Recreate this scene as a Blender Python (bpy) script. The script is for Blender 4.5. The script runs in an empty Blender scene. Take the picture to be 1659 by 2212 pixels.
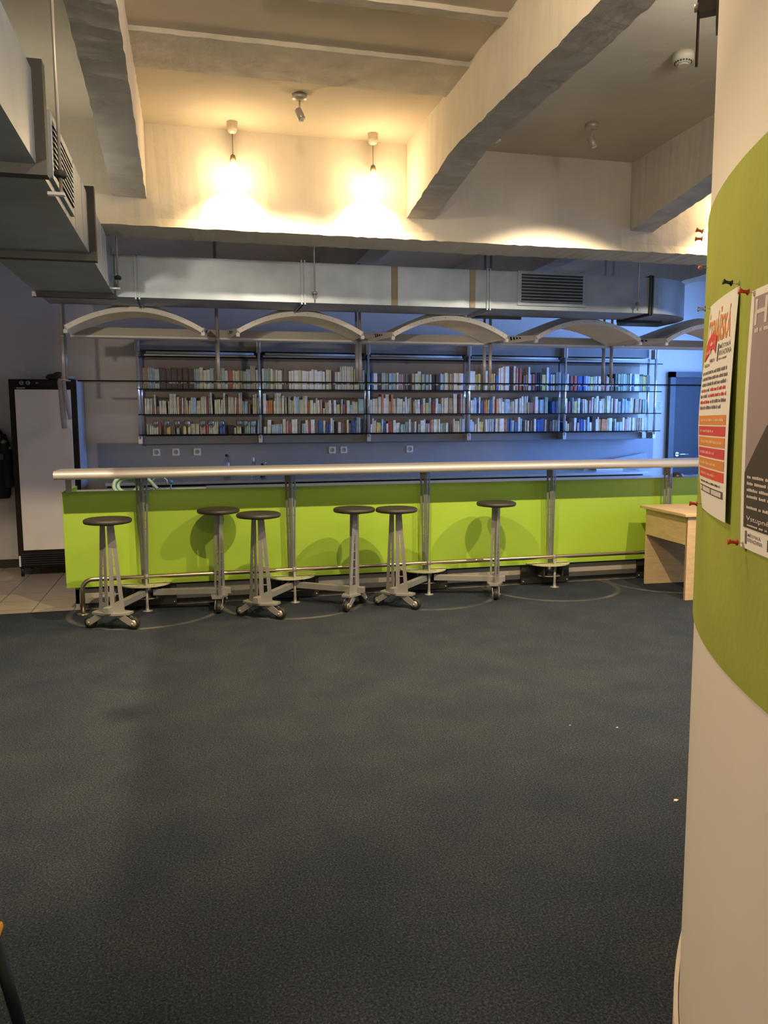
import bpy, bmesh, math, random
from math import sin, cos, pi, radians, sqrt, atan2
from mathutils import Vector, Matrix

random.seed(7)
SC = bpy.context.scene
COL = SC.collection

# ----------------------------------------------------------------------------- materials
def new_mat(name):
    m = bpy.data.materials.new(name); m.use_nodes = True
    nt = m.node_tree; b = nt.nodes['Principled BSDF']
    return m, nt, b

def srgb(r, g, b):
    f = lambda c: (c/255/12.92) if c/255 <= .04045 else ((c/255+.055)/1.055)**2.4
    return (f(r), f(g), f(b), 1)

def mat(name, col, rough=.6, metal=0., var=.06, vscale=6., bump=0., bscale=40., spec=.5, stretch=None, detail=4.):
    """procedural surface: base colour with gentle noise variation and optional noise bump"""
    m, nt, b = new_mat(name)
    tc = nt.nodes.new('ShaderNodeTexCoord'); mp = nt.nodes.new('ShaderNodeMapping')
    nt.links.new(tc.outputs['Object'], mp.inputs['Vector'])
    if stretch: mp.inputs['Scale'].default_value = stretch
    n = nt.nodes.new('ShaderNodeTexNoise'); n.inputs['Scale'].default_value = vscale; n.inputs['Detail'].default_value = detail
    nt.links.new(mp.outputs[0], n.inputs['Vector'])
    cr = nt.nodes.new('ShaderNodeValToRGB')
    c = Vector(col[:3]); lo = c*(1-var*2); hi = c*(1+var*2)
    cr.color_ramp.elements[0].position = .3; cr.color_ramp.elements[1].position = .7
    cr.color_ramp.elements[0].color = (*lo, 1); cr.color_ramp.elements[1].color = (*[min(1, v) for v in hi], 1)
    nt.links.new(n.outputs['Fac'], cr.inputs['Fac']); nt.links.new(cr.outputs[0], b.inputs['Base Color'])
    b.inputs['Roughness'].default_value = rough; b.inputs['Metallic'].default_value = metal
    b.inputs['Specular IOR Level'].default_value = spec
    if bump:
        n2 = nt.nodes.new('ShaderNodeTexNoise'); n2.inputs['Scale'].default_value = bscale; n2.inputs['Detail'].default_value = 6
        nt.links.new(mp.outputs[0], n2.inputs['Vector'])
        bp = nt.nodes.new('ShaderNodeBump'); bp.inputs['Strength'].default_value = bump; bp.inputs['Distance'].default_value = .02
        nt.links.new(n2.outputs['Fac'], bp.inputs['Height']); nt.links.new(bp.outputs[0], b.inputs['Normal'])
    return m

def glass_mat(name, col, rough=.02, alpha_mix=.0, fres=.8):
    """thin glass: mostly see-through with a clear reflection"""
    m, nt, b = new_mat(name)
    out = nt.nodes['Material Output']
    tr = nt.nodes.new('ShaderNodeBsdfTransparent'); tr.inputs['Color'].default_value = (*col, 1)
    gl = nt.nodes.new('ShaderNodeBsdfGlossy'); gl.inputs['Roughness'].default_value = rough
    lw = nt.nodes.new('ShaderNodeLayerWeight'); lw.inputs['Blend'].default_value = .35
    ml = nt.nodes.new('ShaderNodeMath'); ml.operation = 'MULTIPLY_ADD'
    ml.inputs[1].default_value = fres; ml.inputs[2].default_value = .05 + alpha_mix
    nt.links.new(lw.outputs['Fresnel'], ml.inputs[0])
    mx = nt.nodes.new('ShaderNodeMixShader')
    nt.links.new(ml.outputs[0], mx.inputs['Fac']); nt.links.new(tr.outputs[0], mx.inputs[1]); nt.links.new(gl.outputs[0], mx.inputs[2])
    nt.links.new(mx.outputs[0], out.inputs['Surface'])
    return m

def emit_mat(name, col, strength):
    m, nt, b = new_mat(name)
    b.inputs['Base Color'].default_value = (*col, 1)
    b.inputs['Emission Color'].default_value = (*col, 1); b.inputs['Emission Strength'].default_value = strength
    return m

M = {}
M['plaster'] = mat('plaster_paint', (.64, .58, .48), .85, var=.04, vscale=2.2, bump=.35, bscale=9)
M['plaster_rough'] = mat('rough_plaster', (.64, .58, .48), .88, var=.04, vscale=3, bump=.3, bscale=9)
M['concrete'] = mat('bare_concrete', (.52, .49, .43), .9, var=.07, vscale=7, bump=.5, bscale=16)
M['ceil'] = mat('ceiling_paint', (.60, .53, .42), .88, var=.05, vscale=1.6, bump=.3, bscale=7)
M['wall'] = mat('wall_paint', (.62, .58, .54), .85, var=.03, vscale=1.5)
M['pillar'] = mat('pillar_paint', (.66, .58, .48), .7, var=.03, vscale=1.2, bump=.12, bscale=5)
M['pinboard'] = mat('green_board', srgb(146, 151, 52), .8, var=.05, vscale=3, bump=.08, bscale=60)
M['splash'] = mat('grey_splash', srgb(140, 142, 146), .55, var=.02)
M['green'] = mat('lime_laminate', srgb(164, 194, 62), .42, var=.02, vscale=1.2, spec=.35)
M['greenedge'] = mat('dark_green_edge', srgb(96, 110, 28), .5)
M['galv'] = mat('galvanised_steel', (.24, .285, .34), .42, .50, var=.07, vscale=5, detail=6)
M['bracket'] = mat('bracket_steel', (.22, .21, .185), .45, .3, var=.03)
M['galv_dark'] = mat('dark_flange', (.045, .045, .045), .6, .1, spec=.2)
M['grille'] = mat('dark_grille', (.012, .012, .012), .7)
M['flat_strip'] = mat('brown_strip', (.16, .13, .085), .6)
M['stool_steel'] = mat('stool_paint', (.32, .30, .26), .45, .25, var=.03)
M['seat'] = mat('seat_plastic', srgb(60, 55, 43), .48, var=.05, vscale=20)
M['tyre'] = mat('wheel_rubber', (.022, .018, .014), .55)
M['hub'] = mat('wheel_hub', (.36, .32, .26), .4, .5)
M['rail'] = mat('brass_steel', (.62, .52, .36), .25, .95, var=.02)
M['bartop'] = mat('bar_nosing', (.60, .54, .46), .38, .30, var=.02, vscale=3)
M['chrome'] = mat('chrome', (.74, .75, .77), .16, .65, var=.01)
M['post'] = mat('brushed_post', (.46, .42, .38), .4, .35, var=.03)
M['canopy'] = mat('canopy_sheet', (.80, .74, .64), .6, var=.02)
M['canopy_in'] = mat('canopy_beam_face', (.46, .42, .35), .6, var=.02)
M['rivet'] = mat('rivet', (.85, .82, .74), .25, .6)
M['shelf_glass'] = glass_mat('shelf_glass', (.66, .76, .70), .03)
M['glass_edge'] = mat('glass_edge', (.008, .010, .009), .6, spec=.08)
M['clear'] = glass_mat('drinking_glass', (.985, .99, .99), .03, .02, .35)
M['cab_back'] = mat('bookcase_back', (.38, .32, .26), .8, var=.03)
M['cornice'] = mat('cornice', (.20, .19, .185), .6, var=.03)
M['tube'] = mat('unlit_tube', (.72, .72, .70), .3, var=.01)
M['white'] = mat('white_plastic', (.72, .70, .66), .5, var=.02)
M['socket_dark'] = mat('socket_well', (.34, .33, .31), .6)
M['fridge_dark'] = mat('fridge_brown', (.014, .008, .005), .55, var=.05, spec=.2)
M['fridge_door'] = mat('fridge_steel', (.76, .70, .63), .42, .05, var=.03, vscale=1.1)
M['fridge_side'] = mat('fridge_side', (.55, .56, .60), .5, var=.02)
M['black'] = mat('black_plastic', (.012, .012, .012), .5)
M['plinth'] = mat('plinth_grey', (.40, .36, .30), .6, .1, var=.03)
M['plinth_dark'] = mat('plinth_shadow_rail', (.035, .033, .028), .7)
M['foot_plate'] = mat('foot_plate', (.60, .57, .36), .45, .1, var=.03)  # yellow tint stands for light reflected off the green panel
M['steel_dark'] = mat('dark_steel', (.065, .06, .05), .4, .5)
M['worktop'] = mat('steel_worktop', (.60, .62, .62), .28, .6, var=.02)
M['cab_front'] = mat('cabinet_front', (.46, .48, .47), .5, var=.02)
M['cab_olive'] = mat('olive_front', (.20, .19, .13), .5, var=.02)
M['maple'] = mat('maple_wood', srgb(222, 188, 136), .5, var=.05, vscale=5, stretch=(1.5, 1.5, 9), detail=6)
M['orange_wood'] = mat('orange_wood', srgb(232, 160, 50), .45, var=.06, vscale=6)
M['door'] = mat('grey_door', (.075, .085, .095), .75, spec=.2, var=.02)
M['door_frame'] = mat('dark_door_frame', (.05, .055, .06), .5)
M['paper'] = mat('poster_paper', (.74, .68, .58), .7, var=.01)
M['p_orange'] = mat('print_orange', srgb(222, 140, 66), .7, var=.01)
M['p_orange2'] = mat('print_orange_band', srgb(206, 128, 56), .7, var=.01)
M['p_red'] = mat('print_red', srgb(196, 62, 58), .7, var=.01)
M['p_redorange'] = mat('print_red_orange', srgb(206, 74, 46), .7, var=.01)
M['p_grey'] = mat('print_grey', srgb(112, 104, 98), .7, var=.01)
M['p_green'] = mat('print_dark_green', srgb(82, 84, 60), .7, var=.01)
M['p_pink'] = mat('print_light_pink', srgb(232, 160, 148), .7, var=.01)
M['p_peach'] = mat('print_peach', srgb(236, 184, 136), .7, var=.01)
M['p_mauve'] = mat('print_mauve', srgb(148, 130, 128), .7, var=.02)
M['p_dark'] = mat('print_charcoal', srgb(62, 54, 44), .7, var=.03)
M['p_light'] = mat('print_light_grey', srgb(206, 190, 178), .7, var=.01)
M['p_black'] = mat('print_black', (.015, .014, .012), .7)
M['pin_red'] = mat('pin_red', srgb(196, 62, 28), .3)
M['pin_pink'] = mat('pin_salmon', srgb(206, 116, 86), .3)
M['pin_black'] = mat('pin_black', (.012, .016, .012), .3)
M['pin_clear'] = glass_mat('pin_clear', (.8, .82, .6), .1, .1)
M['needle'] = mat('needle', (.5, .48, .42), .3, .9)
M['cloth_green'] = mat('dark_green_cloth', (.045, .045, .026), .9, var=.1, bump=.4)
M['cloth_grey'] = mat('grey_strap_cloth', (.42, .38, .38), .85, var=.08)
M['coat'] = mat('dark_coat', (.018, .018, .017), .9, var=.15, bump=.4)
M['coat_pale'] = mat('pale_patch', (.30, .26, .21), .8)
M['coat_blue'] = mat('blue_patch', (.05, .09, .12), .7)
M['hose'] = mat('pale_green_hose', (.40, .58, .42), .45, var=.03)
M['blue_plastic'] = mat('blue_plastic', (.06, .20, .34), .3)
M['amber'] = mat('red_label', (.20, .05, .03), .5)
M['detector'] = mat('cream_plastic', (.62, .56, .44), .5, var=.02)
M['bulb'] = emit_mat('lamp_glow', (1., .80, .46), 70.)
M['brass_cup'] = mat('pendant_cup', (.50, .44, .36), .4, .2)
M['sign'] = mat('paper_sign', (.60, .62, .66), .7, var=.01)
M['trimglass'] = glass_mat('window_glass', (.9, .95, 1.), .02)

# carpet: charcoal needle felt with paler flecks, plus the rings worn by the swivelling stools
PIVOTS = [(-.406, 6.63), (.811, 6.63), (2.011, 6.63), (3.232, 6.63), (4.455, 6.63)]
def carpet_mat():
    m, nt, b = new_mat('charcoal_carpet'); N = nt.nodes; Lk = nt.links
    tc = N.new('ShaderNodeTexCoord')
    n1 = N.new('ShaderNodeTexNoise'); n1.inputs['Scale'].default_value = 130; n1.inputs['Detail'].default_value = 3; n1.inputs['Roughness'].default_value = .7
    Lk.new(tc.outputs['Object'], n1.inputs['Vector'])
    r1 = N.new('ShaderNodeValToRGB'); e = r1.color_ramp.elements
    e[0].position = .30; e[0].color = (.009, .0105, .012, 1); e[1].position = .72; e[1].color = (.084, .096, .115, 1)
    k = r1.color_ramp.elements.new(.52); k.color = (.032, .040, .053, 1)
    Lk.new(n1.outputs['Fac'], r1.inputs['Fac'])
    n2 = N.new('ShaderNodeTexNoise'); n2.inputs['Scale'].default_value = 3.; n2.inputs['Detail'].default_value = 5
    Lk.new(tc.outputs['Object'], n2.inputs['Vector'])
    r2 = N.new('ShaderNodeValToRGB'); e = r2.color_ramp.elements
    e[0].position = .3; e[0].color = (.78, .80, .82, 1); e[1].position = .7; e[1].color = (1.15, 1.1, 1.0, 1)
    Lk.new(n2.outputs['Fac'], r2.inputs['Fac'])
    mu = N.new('ShaderNodeMix'); mu.data_type = 'RGBA'; mu.blend_type = 'MULTIPLY'; mu.inputs[0].default_value = 1
    Lk.new(r1.outputs[0], mu.inputs[6]); Lk.new(r2.outputs[0], mu.inputs[7])
    cur = mu.outputs[2]
    wn = N.new('ShaderNodeTexNoise'); wn.inputs['Scale'].default_value = 2.2
    Lk.new(tc.outputs['Object'], wn.inputs['Vector'])
    wr = N.new('ShaderNodeMapRange'); wr.inputs[1].default_value = .38; wr.inputs[2].default_value = .6; wr.inputs[3].default_value = .25; wr.inputs[4].default_value = 1.
    Lk.new(wn.outputs['Fac'], wr.inputs[0])
    for (px, py) in PIVOTS:
        sub = N.new('ShaderNodeVectorMath'); sub.operation = 'DISTANCE'; sub.inputs[1].default_value = (px, py, 0)
        Lk.new(tc.outputs['Object'], sub.inputs[0])
        d = N.new('ShaderNodeMath'); d.operation = 'SUBTRACT'; d.inputs[1].default_value = .595
        Lk.new(sub.outputs['Value'], d.inputs[0])
        a = N.new('ShaderNodeMath'); a.operation = 'ABSOLUTE'; Lk.new(d.outputs[0], a.inputs[0])
        mr = N.new('ShaderNodeMapRange'); mr.inputs[1].default_value = .012; mr.inputs[2].default_value = .03; mr.inputs[3].default_value = .85; mr.inputs[4].default_value = 0
        Lk.new(a.outputs[0], mr.inputs[0])
        mm = N.new('ShaderNodeMath'); mm.operation = 'MULTIPLY'; Lk.new(mr.outputs[0], mm.inputs[0]); Lk.new(wr.outputs[0], mm.inputs[1])
        mx = N.new('ShaderNodeMix'); mx.data_type = 'RGBA'
        Lk.new(mm.outputs[0], mx.inputs[0]); Lk.new(cur, mx.inputs[6]); mx.inputs[7].default_value = (.135, .128, .11, 1)
        cur = mx.outputs[2]
    Lk.new(cur, b.inputs['Base Color'])
    b.inputs['Roughness'].default_value = .95; b.inputs['Specular IOR Level'].default_value = .15
    bp = N.new('ShaderNodeBump'); bp.inputs['Strength'].default_value = .5; bp.inputs['Distance'].default_value = .004
    Lk.new(n1.outputs['Fac'], bp.inputs['Height']); Lk.new(bp.outputs[0], b.inputs['Normal'])
    return m
M['carpet'] = carpet_mat()

def tile_mat():
    m, nt, b = new_mat('beige_floor_tiles'); N = nt.nodes; Lk = nt.links
    tc = N.new('ShaderNodeTexCoord'); br = N.new('ShaderNodeTexBrick')
    br.offset = 0; br.inputs['Scale'].default_value = 1.; br.inputs['Brick Width'].default_value = .33; br.inputs['Row Height'].default_value = .33
    br.inputs['Mortar Size'].default_value = .005
    br.inputs['Color1'].default_value = (.46, .38, .28, 1); br.inputs['Color2'].default_value = (.42, .35, .26, 1); br.inputs['Mortar'].default_value = (.16, .13, .10, 1)
    Lk.new(tc.outputs['Object'], br.inputs['Vector']); Lk.new(br.outputs[0], b.inputs['Base Color'])
    b.inputs['Roughness'].default_value = .35
    return m
M['tiles'] = tile_mat()

# ----------------------------------------------------------------------------- mesh helpers
class MB:
    def __init__(s): s.v = []; s.f = []; s.sm = []
    def quadbox(s, c8, smooth=False):
        o = len(s.v); s.v += [tuple(p) for p in c8]
        for f in ((0,3,2,1),(4,5,6,7),(0,1,5,4),(1,2,6,5),(2,3,7,6),(3,0,4,7)):
            s.f.append(tuple(o+i for i in f)); s.sm.append(smooth)
        return s
    def box(s, x0, x1, y0, y1, z0, z1):
        return s.quadbox([(x0,y0,z0),(x1,y0,z0),(x1,y1,z0),(x0,y1,z0),(x0,y0,z1),(x1,y0,z1),(x1,y1,z1),(x0,y1,z1)])
    def rbox(s, x0, x1, y0, y1, z0, z1, r=.004):
        """box with chamfered edges: a small bevelled block"""
        bm = bmesh.new(); bmesh.ops.create_cube(bm, size=1)
        for v in bm.verts:
            v.co = ((x0+x1)/2+v.co.x*(x1-x0), (y0+y1)/2+v.co.y*(y1-y0), (z0+z1)/2+v.co.z*(z1-z0))
        bmesh.ops.bevel(bm, geom=bm.edges[:], offset=r, segments=2, affect='EDGES', profile=.5)
        return s.frombm(bm)
    def frombm(s, bm, smooth=False):
        o = len(s.v); bm.verts.index_update()
        s.v += [tuple(v.co) for v in bm.verts]
        for f in bm.faces: s.f.append(tuple(o+v.index for v in f.verts)); s.sm.append(smooth)
        bm.free(); return s
    def prism(s, pts, axis, a0, a1, smooth=False):
        """extrude a closed 2-D outline along an axis ('x','y','z')"""
        def P(u, w, a): return {'x': (a, u, w), 'y': (u, a, w), 'z': (u, w, a)}[axis]
        n = len(pts); o = len(s.v)
        s.v += [P(u, w, a0) for u, w in pts] + [P(u, w, a1) for u, w in pts]
        s.f.append(tuple(o+i for i in reversed(range(n)))); s.sm.append(False)
        s.f.append(tuple(o+n+i for i in range(n))); s.sm.append(False)
        for i in range(n):
            j = (i+1) % n; s.f.append((o+i, o+j, o+n+j, o+n+i)); s.sm.append(smooth)
        return s
    def tube(s, path, r, seg=12, caps=True):
        path = [Vector(p) for p in path]; o = len(s.v); n = len(path)
        rad = r if isinstance(r, (list, tuple)) else [r]*n
        up = None
        for i, p in enumerate(path):
            t = (path[min(i+1, n-1)]-path[max(i-1, 0)]).normalized()
            if up is None:
                up = Vector((0, 0, 1)) if abs(t.z) < .9 else Vector((1, 0, 0))
            a = t.cross(up)
            if a.length < 1e-6: a = t.orthogonal()
            a.normalize(); b_ = a.cross(t).normalized(); up = b_
            for k in range(seg):
                an = 2*pi*k/seg
                s.v.append(tuple(p+a*(cos(an)*rad[i])+b_*(sin(an)*rad[i])))
        for i in range(n-1):
            for k in range(seg):
                k2 = (k+1) % seg
                s.f.append((o+i*seg+k, o+i*seg+k2, o+(i+1)*seg+k2, o+(i+1)*seg+k)); s.sm.append(True)
        if caps:
            s.f.append(tuple(o+k for k in reversed(range(seg)))); s.sm.append(False)
            s.f.append(tuple(o+(n-1)*seg+k for k in range(seg))); s.sm.append(False)
        return s
    def lathe(s, prof, c=(0, 0, 0), axis=(0, 0, 1), seg=24, smooth=True):
        """profile [(r, h)] turned about an axis through c"""
        ax = Vector(axis).normalized(); a = ax.orthogonal().normalized(); b_ = ax.cross(a); c = Vector(c)
        o = len(s.v); n = len(prof)
        for (r, h) in prof:
            for k in range(seg):
                an = 2*pi*k/seg; s.v.append(tuple(c+ax*h+(a*cos(an)+b_*sin(an))*max(r, 1e-5)))
        for i in range(n-1):
            for k in range(seg):
                k2 = (k+1) % seg
                s.f.append((o+i*seg+k, o+i*seg+k2, o+(i+1)*seg+k2, o+(i+1)*seg+k)); s.sm.append(smooth)
        s.f.append(tuple(o+k for k in reversed(range(seg)))); s.sm.append(False)
        s.f.append(tuple(o+(n-1)*seg+k for k in range(seg))); s.sm.append(False)
        return s
    def grid(s, rows, smooth=True, closed=False):
        o = len(s.v); m = len(rows[0])
        for r in rows: s.v += [tuple(p) for p in r]
        for i in range(len(rows)-1):
            for j in range(m if closed else m-1):
                j2 = (j+1) % m
                s.f.append((o+i*m+j, o+i*m+j2, o+(i+1)*m+j2, o+(i+1)*m+j)); s.sm.append(smooth)
        return s
    def build(s, name, m, parent=None, off=None, recalc=True):
        me = bpy.data.meshes.new(name); v = s.v
        if off is not None: v = [(p[0]-off[0], p[1]-off[1], p[2]-off[2]) for p in v]
        me.from_pydata(v, [], s.f); me.polygons.foreach_set('use_smooth', s.sm)
        if recalc:
            bm = bmesh.new(); bm.from_mesh(me); bmesh.ops.recalc_face_normals(bm, faces=bm.faces[:]); bm.to_mesh(me); bm.free()
        me.materials.append(M[m] if isinstance(m, str) else m); me.update()
        o = bpy.data.objects.new(name, me); COL.objects.link(o)
        if parent is not None: o.parent = parent
        return o

def tag(o, label=None, cat=None, group=None, kind=None):
    if label: o['label'] = label
    if cat: o['category'] = cat
    if group: o['group'] = group
    if kind: o['kind'] = kind
    return o
def thing(name, label, cat, loc=(0, 0, 0), rz=0, group=None):
    o = bpy.data.objects.new(name, None); COL.objects.link(o); o.empty_display_size = .1
    o.location = loc; o.rotation_euler = (0, 0, rz)
    return tag(o, label, cat, group)
def struct(o, label=None):
    o['kind'] = 'structure'
    if label: o['label'] = label
    return o
KIDS = {}
def children(o): return [c for c in bpy.data.objects if c.parent == o]
def copy_tree(o, parent=None):
    c = o.copy(); COL.objects.link(c)
    if parent is not None: c.parent = parent
    for ch in children(o): copy_tree(ch, c)
    return c

# ----------------------------------------------------------------------------- the shell
WALL_Y = 9.05; CEIL = 3.308
struct(MB().box(-4.2, 7.4, -1.2, 6.80, -.08, 0).build('floor', 'carpet'), 'charcoal felt carpet with pale rings worn in front of the bar')
struct(MB().box(-4.2, 7.4, 6.80, 9.25, -.08, 0).build('floor', 'tiles'), 'beige square floor tiles behind the bar')
struct(MB().box(-4.2, 7.4, -1.2, 9.25, CEIL, CEIL+.15).build('ceiling', 'ceil'), 'cream painted plaster ceiling')
struct(MB().box(-4.2, 7.4, WALL_Y, WALL_Y+.2, 0, CEIL).build('wall_back', 'wall'), 'plain painted wall behind the bar')
struct(MB().box(-4.2, -4.0, -1.2, WALL_Y, 0, CEIL).build('wall_left', 'wall'))
# right wall with the window that lets in the blue daylight
w = MB(); w.box(7.2, 7.4, -1.2, 3.1, 0, CEIL).box(7.2, 7.4, 5.3, 6.6, 0, CEIL).box(7.2, 7.4, 3.1, 5.3, 0, .85).box(7.2, 7.4, 3.1, 5.3, 2.75, CEIL).box(7.2, 7.4, 8.8, WALL_Y, 0, CEIL).box(7.2, 7.4, 6.6, 8.8, 0, .85).box(7.2, 7.4, 6.6, 8.8, 2.75, CEIL)
struct(w.build('wall_right', 'wall'))
wf = MB()
for y in (6.6, 7.67, 8.74): wf.box(7.26, 7.34, y, y+.06, .85, 2.75)
for z in (.85, 1.8, 2.69): wf.box(7.26, 7.34, 6.6, 8.8, z, z+.06)
wn = struct(wf.build('window_1', 'white'))
MB().box(7.29, 7.30, 6.65, 8.75, .9, 2.70).build('pane', 'trimglass', wn)
wf = MB()
for y in (3.1, 4.17, 5.24): wf.box(7.26, 7.34, y, y+.06, .85, 2.75)
for z in (.85, 1.8, 2.69): wf.box(7.26, 7.34, 3.1, 5.3, z, z+.06)
wn = struct(wf.build('window_2', 'white'))
MB().box(7.29, 7.30, 3.15, 5.25, .9, 2.70).build('pane', 'trimglass', wn)
struct(MB().box(-4.0, -1.75, WALL_Y-.015, WALL_Y, 0, .09).build('baseboard_back', 'plinth_dark'))

def rough_bar(name, secs, mtl, label, jit=.0025, jz=.0035):
    """beam from cross-sections [(4 corner points)], subdivided along its length, with the slightly chipped arrises of old plaster"""
    rnd = random.Random(hash(name+label) % 1000 if False else len(label)*7+3)
    mb = MB(); rows = []
    for a, b_ in zip(secs[:-1], secs[1:]):
        L = (Vector(a[0])-Vector(b_[0])).length; n = max(2, int(L/.04))
        for i in range(n):
            t = i/n
            rows.append([Vector(p).lerp(Vector(q), t) for p, q in zip(a, b_)])
    rows.append([Vector(p) for p in secs[-1]])
    for r in rows:
        for p in r: p += Vector((rnd.uniform(-jit, jit), rnd.uniform(-jit, jit), rnd.uniform(-jz, jz)))
    mb.grid(rows, smooth=False, closed=True)
    o = len(mb.v); m4 = len(rows[0])
    mb.f.append(tuple(range(m4))); mb.sm.append(False); mb.f.append(tuple(o-m4+i for i in range(m4))); mb.sm.append(False)
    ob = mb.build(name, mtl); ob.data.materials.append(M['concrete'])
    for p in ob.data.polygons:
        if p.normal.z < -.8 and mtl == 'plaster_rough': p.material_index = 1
    return struct(ob, label)
T = CEIL+.03
# cross beam above the bar with a chamfered lower lip
def cross_sec(x): return [(x, 5.09, T), (x, 5.084, 2.764), (x, 5.072, 2.712), (x, 5.405, 2.712), (x, 5.405, T)]
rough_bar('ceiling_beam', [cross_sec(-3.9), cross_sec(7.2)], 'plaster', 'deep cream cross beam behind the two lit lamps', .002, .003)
# longitudinal beams, haunched where they meet the cross beam
def long_beam(x0, x1, label, zs, mtl='plaster_rough'):
    secs = [[(x0, y, T), (x0, y, z), (x1, y, z), (x1, y, T)] for y, z in zs]
    rough_bar('ceiling_beam', secs, mtl, label)
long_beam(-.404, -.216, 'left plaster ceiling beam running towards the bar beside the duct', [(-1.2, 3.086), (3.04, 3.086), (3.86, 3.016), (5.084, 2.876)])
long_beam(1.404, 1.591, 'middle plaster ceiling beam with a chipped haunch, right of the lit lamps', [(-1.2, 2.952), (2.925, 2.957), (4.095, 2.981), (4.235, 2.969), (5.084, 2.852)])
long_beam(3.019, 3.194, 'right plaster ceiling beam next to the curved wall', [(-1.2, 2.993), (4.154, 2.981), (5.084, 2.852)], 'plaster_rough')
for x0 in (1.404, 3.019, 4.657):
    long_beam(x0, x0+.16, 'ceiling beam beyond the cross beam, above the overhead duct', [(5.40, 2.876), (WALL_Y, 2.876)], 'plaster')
def rib(x0, x1, y0, y1, z, lab):
    s = lambda x: [(x, y0, T), (x, y0, z), (x, y1, z), (x, y1, T)]
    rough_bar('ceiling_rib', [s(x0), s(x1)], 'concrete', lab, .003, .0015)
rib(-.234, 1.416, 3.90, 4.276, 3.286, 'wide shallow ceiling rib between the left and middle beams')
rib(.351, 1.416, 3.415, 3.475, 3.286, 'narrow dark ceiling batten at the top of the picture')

# the big curved wall at the right
PC = Vector((2.8142, .317)); PR = 2.10
def pil(ang, z, off=0.): return (PC.x+(PR+off)*cos(ang), PC.y+(PR+off)*sin(ang), z)
def arc_shell(mb, a0, a1, r0, r1, z0, z1, n=80):
    rows = []
    for i in range(n+1):
        a = a0+(a1-a0)*i/n; c_, s_ = cos(a), sin(a)
        rows.append([(PC.x+r*c_, PC.y+r*s_, z) for r, z in ((r0, z0), (r1, z0), (r1, z1), (r0, z1))])
    mb.grid(rows, smooth=False, closed=True); m4 = 4; o = len(mb.v)
    st = o-len(rows)*4
    mb.f.append(tuple(st+i for i in range(4))); mb.sm.append(False); mb.f.append(tuple(o-4+i for i in range(4))); mb.sm.append(False)
    return mb
cw = arc_shell(MB(), 1.75, 4.3, PR-.14, PR, 0, CEIL, 160).build('wall_curved', 'pillar')
for p in cw.data.polygons: p.use_smooth = True
cw.data.set_sharp_from_angle(angle=radians(40))
struct(cw, 'cream curved wall at the right')
bb = arc_shell(MB(), 1.9, 4.3, PR+.002, PR+.012, .0, .17, 120)
struct(bb.build('baseboard_right', 'pillar'), 'low pale skirting round the curved wall')
gb = arc_shell(MB(), 1.78, 4.25, PR+.0005, PR+.004, 1.105, 1.953, 160).build('pinboard', 'pinboard')
for p in gb.data.polygons: p.use_smooth = True
gb.data.set_sharp_from_angle(angle=radians(40))
tag(gb, 'olive green pinboard band wrapped round the cream curved wall', 'pinboard')

# grey splash panel on the back wall
struct(MB().box(-.99, 5.79, WALL_Y-.012, WALL_Y, .93, 1.322).build('trim_1', 'splash'), 'grey splashback panel above the back worktop')
# door
dr = struct(MB().box(6.06, 6.96, WALL_Y-.035, WALL_Y-.005, .01, 2.085).build('door_1', 'door'), 'blue grey door at the far right of the back wall')
fr = MB().box(5.98, 6.055, WALL_Y-.06, WALL_Y, 0, 2.16).box(6.965, 7.04, WALL_Y-.06, WALL_Y, 0, 2.16).box(5.98, 7.04, WALL_Y-.06, WALL_Y, 2.09, 2.16)
fr.build('door_frame', 'door_frame', dr)
hd = MB().lathe([(.026, 0), (.026, .012)], (6.12, WALL_Y-.035, 1.105), (0, -1, 0), 16)
hd.tube([(6.12, WALL_Y-.04, 1.105), (6.12, WALL_Y-.085, 1.105), (6.135, WALL_Y-.09, 1.105), (6.255, WALL_Y-.09, 1.105)], .009, 10)
tag(hd.build('door_handle', 'chrome', dr), 'chrome lever handle')

# ----------------------------------------------------------------------------- bar counter
BAR = (2.0, 6.8, 0)
bar = thing('bar_counter', 'long lime green bar counter with a steel edged top and round foot rail', 'bar counter', BAR)
def bp(mb, name, m, label=None, parent=bar):
    o = mb.build(name, m, parent, BAR if parent is bar else None)
    if label: o['label'] = label
    return o
XL, XR = -1.03, 5.75
bp(MB().rbox(XL, XR, 6.75, 6.778, .195, .985, .002), 'front_panel', 'green', 'lime green front panel')
bp(MB().box(XL+.004, XL+.03, 6.778, 7.42, .195, .985), 'end_panel', 'green')
bp(MB().box(XL+.06, XR, 6.80, 6.83, .05, .172).box(XL+.06, XL+.09, 6.80, 7.40, .0, .19), 'plinth', 'plinth', 'pale grey kick board under the green panel')
bp(MB().box(XL+.09, XR, 6.815, 6.85, .0, .052).box(XL+.09, XR, 6.82, 6.85, .17, .2), 'plinth_shadow_gap', 'plinth_dark')  # dark colour put in for the gap's shade; lower strip is a black base
bp(MB().rbox(.12, XR, 6.79, 7.45, .935, .958, .003).box(XL+.03, .12, 7.38, 7.42, .2, .95), 'inner_worktop', 'worktop', 'steel worktop behind the green panel')
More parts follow.
